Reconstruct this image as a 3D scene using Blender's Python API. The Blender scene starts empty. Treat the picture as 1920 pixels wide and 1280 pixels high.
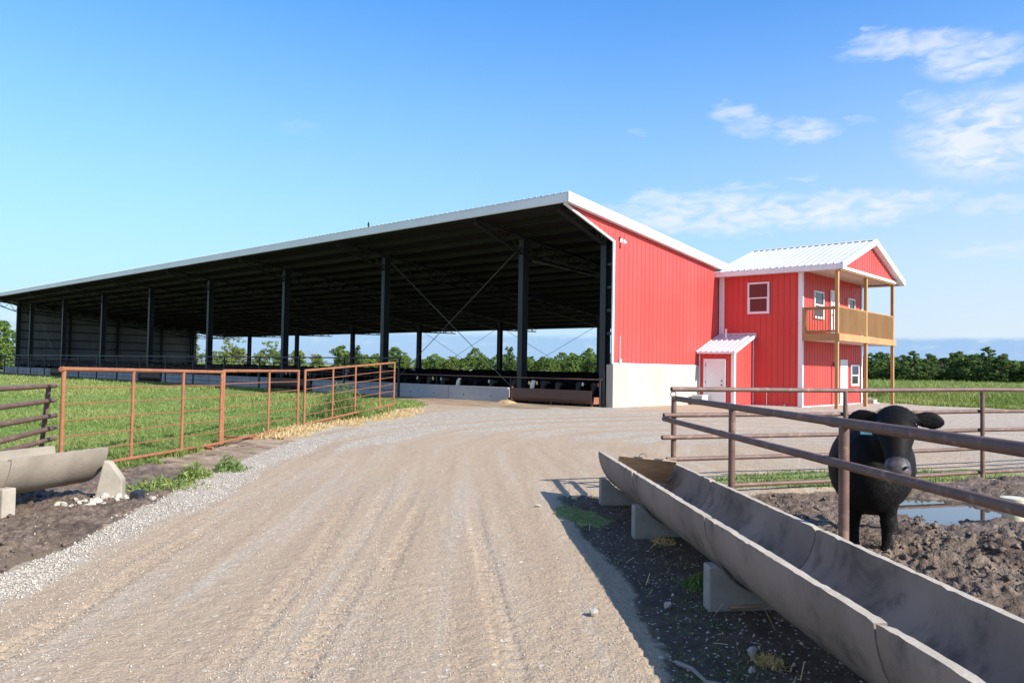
import bpy, math, random
import numpy as np
from mathutils import Vector, Matrix

SC = bpy.context.scene
COL = SC.collection
R = math.radians

# ------------------------------------------------------------------ camera
F_PX, PPX, PPY = 1462.0, 960.0, 640.0
def _dir(px, py):
    v = np.array([(px - PPX) / F_PX, -(py - PPY) / F_PX, -1.0]); return v / np.linalg.norm(v)
_xl = _dir(-630., 660.)                     # barn's long axis runs away to the left
_yv = _dir(2305., 712.); _yv -= _xl * (_xl @ _yv); _yv /= np.linalg.norm(_yv)
_xv = -_xl
_zv = np.cross(_xv, _yv)
ROT = np.stack([_xv, _yv, _zv], 0)          # camera axes expressed in world
cam_d = bpy.data.cameras.new('camera'); cam = bpy.data.objects.new('camera', cam_d); COL.objects.link(cam)
cam.matrix_world = Matrix([list(ROT[0]) + [0.0], list(ROT[1]) + [0.0], list(ROT[2]) + [1.6], [0, 0, 0, 1]])
cam_d.sensor_fit = 'HORIZONTAL'; cam_d.sensor_width = 36.0
cam_d.lens = F_PX / 1920.0 * 36.0
cam_d.clip_start = 0.05; cam_d.clip_end = 8000.0
SC.camera = cam

# ------------------------------------------------------------------ exposure, sun, sky
SC.view_settings.view_transform = 'Standard'; SC.view_settings.look = 'None'
SC.view_settings.gamma = 1.0; SC.view_settings.exposure = 0.92
SC.view_settings.use_curve_mapping = False
SUN = Vector((1.50, 0.09, 1.0)).normalized()
sun_d = bpy.data.lights.new('sun', 'SUN'); sun_d.energy = 4.6; sun_d.angle = R(0.5); sun_d.color = (1.0, 0.95, 0.87)
sun = bpy.data.objects.new('sun', sun_d); COL.objects.link(sun)
sun.rotation_euler = SUN.to_track_quat('Z', 'Y').to_euler(); sun.location = (30, 10, 40)

W = bpy.data.worlds.new('World'); SC.world = W; W.use_nodes = True
wt = W.node_tree; wt.nodes.clear()
class NT:
    """small helper to write node expressions"""
    def __init__(s, t): s.t = t
    def new(s, ty, **kw):
        n = s.t.nodes.new(ty)
        for k, v in kw.items(): setattr(n, k, v)
        return n
    def put(s, sock, v):
        if hasattr(v, 'is_output'): s.t.links.new(v, sock)
        elif isinstance(v, (tuple, list)): sock.default_value = tuple(v) + ((1.0,) if len(v) == 3 and len(sock.default_value) == 4 else ())
        else: sock.default_value = v
    def m(s, op, a, b=0.0, c=None, clamp=False):
        n = s.new('ShaderNodeMath', operation=op); n.use_clamp = clamp
        s.put(n.inputs[0], a); s.put(n.inputs[1], b)
        if c is not None: s.put(n.inputs[2], c)
        return n.outputs[0]
    def mix(s, f, a, b, mode='MIX'):
        n = s.new('ShaderNodeMix', data_type='RGBA', blend_type=mode); n.clamp_factor = True
        s.put(n.inputs[0], f); s.put(n.inputs[6], a); s.put(n.inputs[7], b); return n.outputs[2]
    def noise(s, vec, scale, detail=4.0, rough=0.55, dist=0.0):
        n = s.new('ShaderNodeTexNoise'); s.put(n.inputs['Vector'], vec); n.inputs['Scale'].default_value = scale
        n.inputs['Detail'].default_value = detail; n.inputs['Roughness'].default_value = rough; n.inputs['Distortion'].default_value = dist
        return n.outputs['Fac']
    def voro(s, vec, scale, feature='F1'):
        n = s.new('ShaderNodeTexVoronoi', feature=feature); s.put(n.inputs['Vector'], vec); n.inputs['Scale'].default_value = scale
        return n.outputs
    def ramp(s, fac, lo, hi, a=0.0, b=1.0):
        n = s.new('ShaderNodeMapRange', interpolation_type='SMOOTHSTEP'); s.put(n.inputs[0], fac)
        n.inputs[1].default_value = lo; n.inputs[2].default_value = hi; n.inputs[3].default_value = a; n.inputs[4].default_value = b
        return n.outputs[0]
    def scale(s, vec, xyz):
        n = s.new('ShaderNodeVectorMath', operation='MULTIPLY'); s.put(n.inputs[0], vec); n.inputs[1].default_value = xyz; return n.outputs[0]
    def bump(s, h, strength, dist=0.01, normal=None):
        n = s.new('ShaderNodeBump'); s.put(n.inputs['Height'], h); n.inputs['Strength'].default_value = strength; n.inputs['Distance'].default_value = dist
        if normal is not None: s.put(n.inputs['Normal'], normal)
        return n.outputs[0]

def build_world():
    n = NT(wt)
    out = n.new('ShaderNodeOutputWorld'); bg = n.new('ShaderNodeBackground')
    sky = n.new('ShaderNodeTexSky', sky_type='NISHITA'); sky.sun_disc = False
    sky.sun_elevation = math.asin(SUN.z); sky.sun_rotation = math.atan2(SUN.x, SUN.y)
    sky.altitude = 100; sky.air_density = 1.0; sky.dust_density = 0.6; sky.ozone_density = 1.6
    co = n.new('ShaderNodeTexCoord').outputs['Generated']
    sp = n.new('ShaderNodeSeparateXYZ'); n.put(sp.inputs[0], co)
    az = n.m('MULTIPLY', n.m('ARCTAN2', sp.outputs[1], sp.outputs[0]), 57.29578)
    el = n.m('MULTIPLY', n.m('ARCSINE', sp.outputs[2]), 57.29578)
    # clouds, plus unseen banks added for fill light, by bearing and elevation: (azimuth, elevation, half width, half height, strength)
    CL = [(105.78,20.85,3.37,.63,.8),(107.39,21.56,1.6,.44,.7),(101.82,19.51,2.56,1.0,.9),(101.0,14.9,3.9,2.2,1.15),(98.5,14.2,2.5,1.6,1.1),
          (99.82,16.65,1.24,.92,.7),(116.9,17.82,1.38,.49,.7),(114.9,16.81,2.13,.59,.65),(112.07,16.25,1.71,.62,.75),
          (118.5,11.05,6.11,1.2,1.),(121.89,11.76,2.27,.93,.7),(110.33,10.94,5.19,1.0,1.),(105.46,11.41,2.44,.47,.7),
          (100.4,10.53,2.2,.52,.6),(100.69,7.84,2.75,.36,.5),(112.05,13.1,.89,.21,.45),(104.68,17.29,1.1,.51,.45),
          (108.62,16.64,.79,.2,.4),(116.31,12.87,1.8,.29,.4),(148.3,16.3,1.5,.45,.12),(123.7,16.85,.5,.22,.2),
          (163.,2.0,4.,.9,.5),(85.,14.,9.,4.,.6),(70.,20.,10.,3.,.6),(200.,12.,9.,2.,.5),(30.,15.,12.,3.,.6),(-60.,18.,14.,4.,.6),(-95.,28.,55.,15.,1.),(-25.,34.,30.,12.,.9),(-150.,35.,30.,12.,.9)]  # the widest banks, last here, are added behind the camera for white fill
    cv = n.new('ShaderNodeCombineXYZ'); n.put(cv.inputs[0], az); n.put(cv.inputs[1], n.m('MULTIPLY', el, 2.6)); cv.inputs[2].default_value = 3.7
    wob = n.noise(cv.outputs[0], 0.55, 3.0, 0.6)
    wob2 = n.m('MULTIPLY', n.m('SUBTRACT', wob, 0.5), 1.6)
    el2 = n.m('ADD', el, wob2)
    az2 = n.m('ADD', az, n.m('MULTIPLY', wob2, 1.5))
    tot = None
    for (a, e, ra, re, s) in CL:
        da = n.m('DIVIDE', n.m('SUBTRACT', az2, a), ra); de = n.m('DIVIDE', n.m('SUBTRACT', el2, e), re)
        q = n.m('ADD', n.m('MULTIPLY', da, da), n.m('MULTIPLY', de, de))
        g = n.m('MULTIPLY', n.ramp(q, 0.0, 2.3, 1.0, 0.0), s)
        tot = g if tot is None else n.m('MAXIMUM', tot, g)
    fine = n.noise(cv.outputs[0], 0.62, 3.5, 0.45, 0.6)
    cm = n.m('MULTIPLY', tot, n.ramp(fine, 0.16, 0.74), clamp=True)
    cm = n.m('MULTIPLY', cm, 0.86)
    # low bank of blue cloud above the horizon, with soft white tops
    bank = n.ramp(n.m('ADD', el, n.m('MULTIPLY', wob2, 0.25)), 2.1, 2.5, 1.0, 0.0)
    bank = n.m('MULTIPLY', bank, n.ramp(az, 95.0, 165.0, 1.0, 0.6))
    puff = n.m('MULTIPLY', n.ramp(n.noise(cv.outputs[0], 0.8, 6.0, 0.6), 0.52, 0.72), n.ramp(el, 0.6, 1.6))
    hor = n.m('POWER', n.m('SUBTRACT', 1.0, n.m('DIVIDE', el, 27.0), clamp=True), 1.35, clamp=True)
    skyc = n.mix(1.0, sky.outputs[0], SKY_TINT, 'MULTIPLY')
    skyc = n.mix(n.m('MULTIPLY', hor, 0.97), skyc, SKY_HOR)
    bankc = n.mix(n.m('MULTIPLY', puff, 0.7), SKY_BANK, SKY_HOR)
    skyc = n.mix(n.m('MULTIPLY', n.m('POWER', hor, 1.6), n.ramp(az, 128.0, 98.0, 0.0, 0.8)), skyc, SKY_HAZE)
    skyc = n.mix(n.m('MULTIPLY', bank, 0.85), skyc, bankc)
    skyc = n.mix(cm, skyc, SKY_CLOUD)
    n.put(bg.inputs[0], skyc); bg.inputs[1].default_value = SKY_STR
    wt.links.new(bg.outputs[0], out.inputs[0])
SKY_STR = 0.115
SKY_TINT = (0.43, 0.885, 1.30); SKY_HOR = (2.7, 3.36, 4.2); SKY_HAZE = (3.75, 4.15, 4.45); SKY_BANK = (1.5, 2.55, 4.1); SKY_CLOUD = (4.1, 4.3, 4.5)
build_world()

# ------------------------------------------------------------------ helpers
def tag(o, label=None, cat=None, group=None, kind=None):
    if label: o['label'] = label
    if cat: o['category'] = cat
    if group: o['group'] = group
    if kind: o['kind'] = kind
    return o
WLOC = {}
def thing(name, loc, label, cat, group=None):
    o = bpy.data.objects.new(name, None); COL.objects.link(o); o.location = loc; o.empty_display_size = 0.2
    WLOC[o.name] = Vector(loc); return tag(o, label, cat, group)
def attach(o, parent):
    o.parent = parent
def wloc(o): return WLOC.get(o.name, Vector((0, 0, 0)))

class MB:
    def __init__(s): s.v = []; s.f = []
    def add(s, vs, fs):
        b = len(s.v); s.v.extend([tuple(p) for p in vs]); s.f.extend([tuple(i + b for i in f) for f in fs]); return s
    def box(s, x0, x1, y0, y1, z0, z1):
        return s.add([(x0,y0,z0),(x1,y0,z0),(x1,y1,z0),(x0,y1,z0),(x0,y0,z1),(x1,y0,z1),(x1,y1,z1),(x0,y1,z1)],
                     [(0,3,2,1),(4,5,6,7),(0,1,5,4),(1,2,6,5),(2,3,7,6),(3,0,4,7)])
    def obox(s, c, ax, ay, az):
        c, ax, ay, az = Vector(c), Vector(ax), Vector(ay), Vector(az)
        vs = [c + i*ax + j*ay + k*az for k in (-1,1) for (i,j) in ((-1,-1),(1,-1),(1,1),(-1,1))]
        return s.add(vs, [(0,3,2,1),(4,5,6,7),(0,1,5,4),(1,2,6,5),(2,3,7,6),(3,0,4,7)])
    def beam(s, p0, p1, w, h, up=(0,0,1)):
        p0, p1 = Vector(p0), Vector(p1); d = (p1 - p0); L = d.length; d.normalize()
        up = Vector(up); side = d.cross(up)
        if side.length < 1e-4: side = d.cross(Vector((1,0,0)))
        side.normalize(); u = side.cross(d)
        return s.obox((p0+p1)/2, d*L/2, side*w/2, u*h/2)
    def tube(s, pts, r, n=10, caps=True):
        pts = [Vector(p) for p in pts]; rr = r if isinstance(r, (list, tuple)) else [r]*len(pts)
        prev = None; rings = []
        for i, p in enumerate(pts):
            d = (pts[min(i+1, len(pts)-1)] - pts[max(i-1, 0)]).normalized()
            if prev is None:
                a = Vector((0,0,1)) if abs(d.z) < 0.9 else Vector((1,0,0))
                u = d.cross(a).normalized()
            else: u = (prev - d*prev.dot(d)).normalized()
            prev = u; w = d.cross(u)
            rings.append([p + (u*math.cos(2*math.pi*k/n) + w*math.sin(2*math.pi*k/n))*rr[i] for k in range(n)])
        vs = [q for g in rings for q in g]; fs = []
        for i in range(len(pts)-1):
            for k in range(n):
                a, b = i*n+k, i*n+(k+1) % n; fs.append((a, b, b+n, a+n))
        if caps: fs.append(tuple(range(n-1, -1, -1))); fs.append(tuple((len(pts)-1)*n+k for k in range(n)))
        return s.add(vs, fs)
    def pipe_open(s, p0, p1, r, n=14, wall=0.006):
        """pipe with open, hollow ends: outside, rim and a short bore with a floor"""
        p0, p1 = Vector(p0), Vector(p1); d = (p1-p0).normalized(); q = [p0+d*0.12, p0, p0, p1, p1, p1-d*0.12]
        rr = [r-wall, r-wall, r, r, r-wall, r-wall]
        a = Vector((0,0,1)) if abs(d.z) < 0.9 else Vector((1,0,0)); u = d.cross(a).normalized(); w = d.cross(u)
        vs = [c + (u*math.cos(2*math.pi*k/n) + w*math.sin(2*math.pi*k/n))*g for c, g in zip(q, rr) for k in range(n)]
        fs = [(i*n+k, i*n+(k+1)%n, (i+1)*n+(k+1)%n, (i+1)*n+k) for i in range(5) for k in range(n)]
        fs += [tuple(range(n)), tuple(5*n+k for k in range(n-1,-1,-1))]
        return s.add(vs, fs)
    def loft(s, rings, n=20, caps=True):
        vs = []; fs = []
        for (c, a, b) in rings:
            c, a, b = Vector(c), Vector(a), Vector(b)
            for k in range(n):
                t = 2*math.pi*k/n; vs.append(c + a*math.cos(t) + b*math.sin(t))
        m = len(rings)
        for i in range(m-1):
            for k in range(n):
                p, q = i*n+k, i*n+(k+1) % n; fs.append((p, q, q+n, p+n))
        if caps: fs.append(tuple(range(n-1, -1, -1))); fs.append(tuple((m-1)*n+k for k in range(n)))
        return s.add(vs, fs)
    def prism(s, poly, ext):
        """closed polygon (3-D points) pushed along the vector ext"""
        n = len(poly); e = Vector(ext); vs = [Vector(p) for p in poly] + [Vector(p) + e for p in poly]
        fs = [tuple(range(n-1, -1, -1)), tuple(range(n, 2*n))] + [(i, (i+1) % n, (i+1) % n + n, i+n) for i in range(n)]
        return s.add(vs, fs)
    def build(s, name, mat, parent=None, smooth=False, origin=None, bevel=0.0):
        base = wloc(parent) if parent is not None else Vector(origin or (0, 0, 0))
        me = bpy.data.meshes.new(name)
        me.from_pydata([(x-base.x, y-base.y, z-base.z) for x, y, z in s.v], [], s.f)
        if mat is not None:
            for mm in (mat if isinstance(mat, (list, tuple)) else [mat]): me.materials.append(mm)
        o = bpy.data.objects.new(name, me); COL.objects.link(o)
        if parent is not None: o.parent = parent; WLOC[o.name] = base
        else: o.location = base; WLOC[o.name] = base
        fix_normals(me)
        if smooth: set_smooth(me)
        if bevel > 0:
            b = o.modifiers.new('bevel', 'BEVEL'); b.width = bevel; b.segments = 2; b.limit_method = 'ANGLE'
        return o
import bmesh
def fix_normals(me):
    bm = bmesh.new(); bm.from_mesh(me); bmesh.ops.recalc_face_normals(bm, faces=bm.faces); bm.to_mesh(me); bm.free()
def set_smooth(me, ang=40):
    me.polygons.foreach_set('use_smooth', [True]*len(me.polygons))
    me.update()
    if ang:
        try: me.set_sharp_from_angle(angle=R(ang))
        except Exception: pass

def np_mesh(name, verts, faces, mats, attrs=None, smooth=False, parent=None):
    """verts (N,3), faces (M,k)"""
    me = bpy.data.meshes.new(name); N = len(verts); M, k = faces.shape
    me.vertices.add(N); me.vertices.foreach_set('co', np.ascontiguousarray(verts, np.float32).ravel())
    me.loops.add(M*k); me.loops.foreach_set('vertex_index', np.ascontiguousarray(faces, np.int32).ravel())
    me.polygons.add(M); me.polygons.foreach_set('loop_start', np.arange(0, M*k, k, dtype=np.int32))
    if smooth: me.polygons.foreach_set('use_smooth', np.ones(M, bool))
    for mm in (mats if isinstance(mats, (list, tuple)) else [mats]): me.materials.append(mm)
    for an, arr in (attrs or {}).items():
        if arr.ndim == 1:
            a = me.attributes.new(an, 'FLOAT', 'POINT'); a.data.foreach_set('value', np.ascontiguousarray(arr, np.float32))
        elif arr.shape[1] == 3:
            a = me.attributes.new(an, 'FLOAT_VECTOR', 'POINT'); a.data.foreach_set('vector', np.ascontiguousarray(arr, np.float32).ravel())
    me.update(calc_edges=True); me.validate()
    o = bpy.data.objects.new(name, me); COL.objects.link(o)
    if parent is not None: o.parent = parent
    return o

def _hash(ix, iy, seed):
    h = (ix.astype(np.int64)*374761393 + iy.astype(np.int64)*668265263 + seed*974634777) & 0xffffffff
    h = ((h ^ (h >> 13))*1274126177) & 0xffffffff
    return ((h ^ (h >> 16)) & 0xffff)/65535.0
def vnoise(x, y, seed=0):
    xi, yi = np.floor(x), np.floor(y); fx, fy = x-xi, y-yi
    fx = fx*fx*(3-2*fx); fy = fy*fy*(3-2*fy)
    a = _hash(xi, yi, seed); b = _hash(xi+1, yi, seed); c = _hash(xi, yi+1, seed); d = _hash(xi+1, yi+1, seed)
    return (a+(b-a)*fx)*(1-fy) + (c+(d-c)*fx)*fy
def fbm(x, y, seed=0, octv=4, gain=0.5):
    s = 0; a = 1; t = 0
    for i in range(octv):
        s = s + a*vnoise(x*2**i + 17.3*i, y*2**i - 9.1*i, seed+i); t += a; a *= gain
    return s/t
def sstep(x, a, b):
    t = np.clip((x-a)/(b-a), 0, 1); return t*t*(3-2*t)
def poly_sd(x, y, pts):
    """signed distance to an open polyline (left of its direction is positive) and length along it"""
    best = np.full(x.shape, 1e9); sg = np.zeros(x.shape); al = np.zeros(x.shape); acc = 0
    n = len(pts)-1
    for i in range(n):
        (x0, y0), (x1, y1) = pts[i], pts[i+1]; dx, dy = x1-x0, y1-y0; L = math.hypot(dx, dy)
        t = ((x-x0)*dx + (y-y0)*dy)/(L*L)
        tc = np.clip(t, -1e3 if i == 0 else 0, 1e3 if i == n-1 else 1)
        d = np.hypot(x-(x0+tc*dx), y-(y0+tc*dy)); m = d < best
        best = np.where(m, d, best); sg = np.where(m, np.sign(dx*(y-y0)-dy*(x-x0)), sg); al = np.where(m, acc+tc*L, al); acc += L
    return best*sg, al

# ------------------------------------------------------------------ materials
def newmat(name):
    m = bpy.data.materials.new(name); m.use_nodes = True; t = m.node_tree; t.nodes.clear()
    n = NT(t); out = n.new('ShaderNodeOutputMaterial'); b = n.new('ShaderNodeBsdfPrincipled')
    t.links.new(b.outputs[0], out.inputs[0]); return m, n, b
def objco(n): return n.new('ShaderNodeTexCoord').outputs['Object']
def pmat(name, c1, c2=None, sc=2.0, rough=0.6, metal=0.0, bump=0.0, bsc=20.0, bdist=0.01, stretch=(1,1,1), c3=None, sc3=6.0, th3=(0.55, 0.7), amt3=0.8, spec=0.5, r2=None, lo=0.35, hi=0.65):
    m, n, b = newmat(name); co = n.scale(objco(n), stretch)
    col = c1 + (1.0,) if len(c1) == 3 else c1
    if c2 is not None:
        f = n.noise(co, sc, 6.0, 0.6); col = n.mix(n.ramp(f, lo, hi), c1, c2)
    if c3 is not None:
        g = n.noise(co, sc3, 6.0, 0.65, 0.4); col = n.mix(n.m('MULTIPLY', n.ramp(g, *th3), amt3), col, c3)
    n.put(b.inputs['Base Color'], col)
    if r2 is not None: n.put(b.inputs['Roughness'], n.ramp(n.noise(co, sc*2.3, 5.0), 0.3, 0.7, rough, r2))
    else: b.inputs['Roughness'].default_value = rough
    b.inputs['Metallic'].default_value = metal; b.inputs['Specular IOR Level'].default_value = spec
    if bump > 0: n.put(b.inputs['Normal'], n.bump(n.noise(co, bsc, 8.0, 0.65), bump, bdist))
    return m
M = {}
M['red'] = pmat('red_steel_siding', (0.62, 0.068, 0.060), (0.57, 0.058, 0.05), 0.35, rough=0.42, spec=0.35, bump=0.04, bsc=1.2, bdist=0.02, c3=(0.60, 0.09, 0.07), sc3=0.8, amt3=0.25)
def sheets(m, w=0.915, amt=0.10):
    """each steel sheet a shade different from its neighbour"""
    t = m.node_tree; n = NT(t); b = t.nodes['Principled BSDF']; src = b.inputs['Base Color'].links[0].from_socket
    sp = n.new('ShaderNodeSeparateXYZ'); n.put(sp.inputs[0], objco(n)); k = n.m('FLOOR', n.m('DIVIDE', n.m('ADD', sp.outputs[0], sp.outputs[1]), w))
    wn = n.new('ShaderNodeTexWhiteNoise', noise_dimensions='1D'); n.put(wn.inputs['W'], k)
    n.put(b.inputs['Base Color'], n.mix(n.m('MULTIPLY', wn.outputs['Value'], amt), src, (0.45, 0.10, 0.085)))
sheets(M['red'], amt=0.3)
M['white'] = pmat('white_trim_metal', (0.78, 0.78, 0.80), (0.72, 0.72, 0.74), 1.0, rough=0.4)
M['door'] = pmat('white_door_paint', (0.74, 0.74, 0.75), (0.7, 0.7, 0.71), 1.0, rough=0.45)
M['galv'] = pmat('galvanised_roof_sheet', (0.60, 0.62, 0.66), (0.53, 0.55, 0.59), 0.8, rough=0.45, metal=0.15, r2=0.5)
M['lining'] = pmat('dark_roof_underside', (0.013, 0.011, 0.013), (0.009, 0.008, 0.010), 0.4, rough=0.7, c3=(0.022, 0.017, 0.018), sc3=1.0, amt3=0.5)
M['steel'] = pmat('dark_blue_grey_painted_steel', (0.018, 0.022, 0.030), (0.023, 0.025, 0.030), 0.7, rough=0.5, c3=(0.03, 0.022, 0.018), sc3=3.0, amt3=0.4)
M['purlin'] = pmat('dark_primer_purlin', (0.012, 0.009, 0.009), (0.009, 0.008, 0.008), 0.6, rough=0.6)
M['liner_wall'] = pmat('pale_inside_wall_sheet', (0.24, 0.255, 0.265), (0.19, 0.205, 0.215), 0.4, rough=0.5)
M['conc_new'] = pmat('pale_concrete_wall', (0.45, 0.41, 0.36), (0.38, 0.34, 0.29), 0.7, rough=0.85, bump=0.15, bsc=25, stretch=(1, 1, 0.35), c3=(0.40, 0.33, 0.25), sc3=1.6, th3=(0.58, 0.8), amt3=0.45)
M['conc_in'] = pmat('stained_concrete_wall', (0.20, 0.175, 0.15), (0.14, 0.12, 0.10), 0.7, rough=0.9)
M['bunk'] = pmat('grey_precast_concrete', (0.36, 0.37, 0.39), (0.29, 0.295, 0.31), 0.8, rough=0.85, bump=0.15, bsc=22, c3=(0.17, 0.165, 0.16), sc3=1.3, th3=(0.58, 0.8), amt3=0.5)
M['old_conc'] = pmat('old_pale_concrete', (0.36, 0.315, 0.25), (0.27, 0.235, 0.185), 4.0, rough=0.9, bump=0.5, bsc=50, bdist=0.006, c3=(0.15, 0.12, 0.09), sc3=5.0, th3=(0.55, 0.72), amt3=0.5)
M['slab'] = pmat('concrete_slab', (0.56, 0.50, 0.43), (0.48, 0.43, 0.37), 1.2, rough=0.9, bump=0.15)
M['trough'] = pmat('weathered_concrete_trough', (0.275, 0.222, 0.182), (0.20, 0.160, 0.13), 1.6, rough=0.88, bump=0.6, bsc=38, bdist=0.006, c3=(0.085, 0.068, 0.057), sc3=2.6, th3=(0.50, 0.70), amt3=0.8, stretch=(1, 1, 0.8))
M['trough_pale'] = pmat('pale_weathered_concrete', (0.29, 0.245, 0.19), (0.215, 0.18, 0.138), 1.8, rough=0.88, bump=0.6, bsc=38, bdist=0.006, c3=(0.16, 0.125, 0.095), sc3=2.2, th3=(0.56, 0.74), amt3=0.6)
M['rim'] = pmat('worn_concrete_edge', (0.42, 0.36, 0.295), (0.33, 0.28, 0.225), 6.0, rough=0.9, bump=0.8, bsc=60, bdist=0.006)
M['block'] = pmat('grey_concrete_block', (0.34, 0.32, 0.29), (0.26, 0.24, 0.215), 4.0, rough=0.9, bump=0.5, bsc=60, bdist=0.005)
M['rust'] = pmat('orange_rust_pipe', (0.29, 0.112, 0.05), (0.225, 0.083, 0.038), 5.0, rough=0.72, bump=0.2, bsc=70, bdist=0.003, c3=(0.33, 0.165, 0.10), sc3=18.0, th3=(0.56, 0.7), amt3=0.7, stretch=(1,1,1))
M['brown'] = pmat('dark_brown_rusty_pipe', (0.145, 0.080, 0.060), (0.105, 0.059, 0.045), 5.0, rough=0.6, bump=0.2, bsc=60, bdist=0.003, c3=(0.27, 0.165, 0.12), sc3=9.0, th3=(0.53, 0.68), amt3=0.7)
M['steel_trough'] = pmat('brown_rusty_steel_trough', (0.105, 0.05, 0.036), (0.08, 0.042, 0.034), 1.5, rough=0.55, c3=(0.20, 0.09, 0.055), sc3=2.5, th3=(0.56, 0.75), amt3=0.6)
M['wood'] = pmat('treated_lumber', (0.42, 0.245, 0.10), (0.35, 0.20, 0.082), 3.0, rough=0.75, bump=0.2, bsc=40, bdist=0.004, stretch=(1, 1, 0.25), c3=(0.27, 0.16, 0.075), sc3=5.0, amt3=0.5)
M['plank'] = pmat('old_wood_plank', (0.38, 0.27, 0.17), (0.28, 0.20, 0.13), 9.0, rough=0.85, bump=0.5, bsc=40, bdist=0.004, stretch=(0.4, 1, 3))
M['soffit'] = pmat('white_soffit', (0.62, 0.57, 0.55), (0.57, 0.53, 0.51), 0.6, rough=0.7)
M['black'] = pmat('black_hardware', (0.02, 0.02, 0.02), rough=0.4)
M['rock'] = pmat('white_limestone', (0.50, 0.455, 0.385), (0.36, 0.32, 0.26), 9.0, rough=0.9, bump=0.6, bsc=40, bdist=0.006)
M['bucket'] = pmat('cream_plastic', (0.62, 0.60, 0.46), (0.5, 0.47, 0.35), 6.0, rough=0.5, c3=(0.2, 0.15, 0.1), sc3=7.0, amt3=0.7)
M['truss'] = pmat('shade_dark_truss_steel', (0.010, 0.010, 0.012), (0.014, 0.013, 0.014), 1.0, rough=0.6)  # frame steel darkened, the shade under the roof put into its colour
M['wire'] = pmat('grey_wire', (0.16, 0.155, 0.15), rough=0.5, metal=0.4)
M['utility'] = pmat('pale_grey_enamel', (0.56, 0.57, 0.58), (0.5, 0.51, 0.52), 3.0, rough=0.5)
M['tag_blue'] = pmat('pale_blue_tag', (0.25, 0.66, 0.66), rough=0.5)
M['tag_white'] = pmat('white_tag', (0.75, 0.76, 0.7), rough=0.5)
M['tag_yellow'] = pmat('yellow_tag', (0.75, 0.6, 0.22), rough=0.5)
M['tag_red'] = pmat('red_tag', (0.7, 0.12, 0.06), rough=0.5)
M['eye'] = pmat('dark_eye', (0.008, 0.006, 0.005), rough=0.08)
M['feed'] = pmat('spilled_golden_feed', (0.50, 0.36, 0.18), (0.38, 0.26, 0.12), 14.0, rough=0.95, bump=0.8, bsc=50, bdist=0.02)
M['bird'] = pmat('black_feathers', (0.015, 0.015, 0.018), rough=0.6)
M['bird_pale'] = pmat('buff_feathers', (0.45, 0.27, 0.17), rough=0.7)

def glass_mat():
    m, n, b = newmat('window_glass'); b.inputs['Base Color'].default_value = (0.02, 0.022, 0.028, 1); b.inputs['Roughness'].default_value = 0.04
    b.inputs['Specular IOR Level'].default_value = 0.9; return m
M['glass'] = glass_mat()
def fur(name, c, c2, rough=0.5):
    m, n, b = newmat(name); co = objco(n)
    f = n.noise(n.scale(co, (1, 1, 0.35)), 60.0, 6.0, 0.7); g = n.noise(co, 3.0, 4.0)
    n.put(b.inputs['Base Color'], n.mix(n.ramp(f, 0.35, 0.7), n.mix(n.ramp(g, 0.4, 0.65), c, c2), tuple(min(1, k*1.5+.002) for k in c)))
    b.inputs['Roughness'].default_value = 0.6; b.inputs['Specular IOR Level'].default_value = 0.10
    b.inputs['Specular Tint'].default_value = (1, .95, .9, 1)
    n.put(b.inputs['Normal'], n.bump(f, 0.3, 0.006, n.bump(g, 0.25, 0.03)))
    return m
M['fur'] = fur('black_cattle_hair', (0.0045, 0.004, 0.0045), (0.008, 0.0065, 0.006))
M['fur_face_lit'] = fur('sky_lit_black_face_hair', (0.028, 0.026, 0.027), (0.04, 0.036, 0.035))  # black hair greyed, the sky light on the faces put into its colour
M['fur_white'] = fur('white_cattle_hair', (0.62, 0.56, 0.46), (0.55, 0.5, 0.42))
M['fur_grey'] = fur('grey_cattle_hair', (0.22, 0.2, 0.19), (0.28, 0.25, 0.23))
M['fur_brown'] = fur('brindle_cattle_hair', (0.06, 0.045, 0.03), (0.02, 0.016, 0.014))
M['muzzle'] = pmat('moist_muzzle_skin', (0.03, 0.024, 0.023), (0.09, 0.066, 0.062), 12.0, rough=0.45, bump=0.3, bsc=120, bdist=0.003)
M['nostril'] = pmat('dark_nostril', (0.012, 0.008, 0.008), rough=0.4)

def leafmat(name, c1, c2, trans=0.35, rough=0.55):
    m, n, b = newmat(name); t = n.t
    a = n.new('ShaderNodeAttribute'); a.attribute_name = 'tint'
    col = n.mix(a.outputs['Fac'], c1, c2); n.put(b.inputs['Base Color'], col); b.inputs['Roughness'].default_value = rough
    b.inputs['Specular IOR Level'].default_value = 0.3
    tr = n.new('ShaderNodeBsdfTranslucent'); n.put(tr.inputs[0], n.mix(0.35, col, (0.3, 0.34, 0.03)))
    mx = n.new('ShaderNodeMixShader'); mx.inputs[0].default_value = trans
    t.links.new(b.outputs[0], mx.inputs[1]); t.links.new(tr.outputs[0], mx.inputs[2])
    t.links.new(mx.outputs[0], t.nodes['Material Output'].inputs[0]); return m
M['leaf_a'] = leafmat('mid_green_leaves', (0.085, 0.155, 0.032), (0.19, 0.27, 0.075))
M['leaf_b'] = leafmat('dark_green_leaves', (0.04, 0.085, 0.026), (0.105, 0.175, 0.05))
M['leaf_c'] = leafmat('yellow_green_leaves', (0.12, 0.17, 0.03), (0.21, 0.26, 0.055))
M['leaf_d'] = leafmat('dry_olive_leaves', (0.15, 0.13, 0.06), (0.22, 0.19, 0.09))
M['grass'] = leafmat('pasture_grass', (0.125, 0.215, 0.045), (0.32, 0.35, 0.115), 0.35)
M['grass_dark'] = leafmat('weed_leaves', (0.10, 0.16, 0.04), (0.22, 0.28, 0.09), 0.3)
M['straw'] = leafmat('dry_straw', (0.48, 0.33, 0.14), (0.62, 0.47, 0.24), 0.15)
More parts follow.
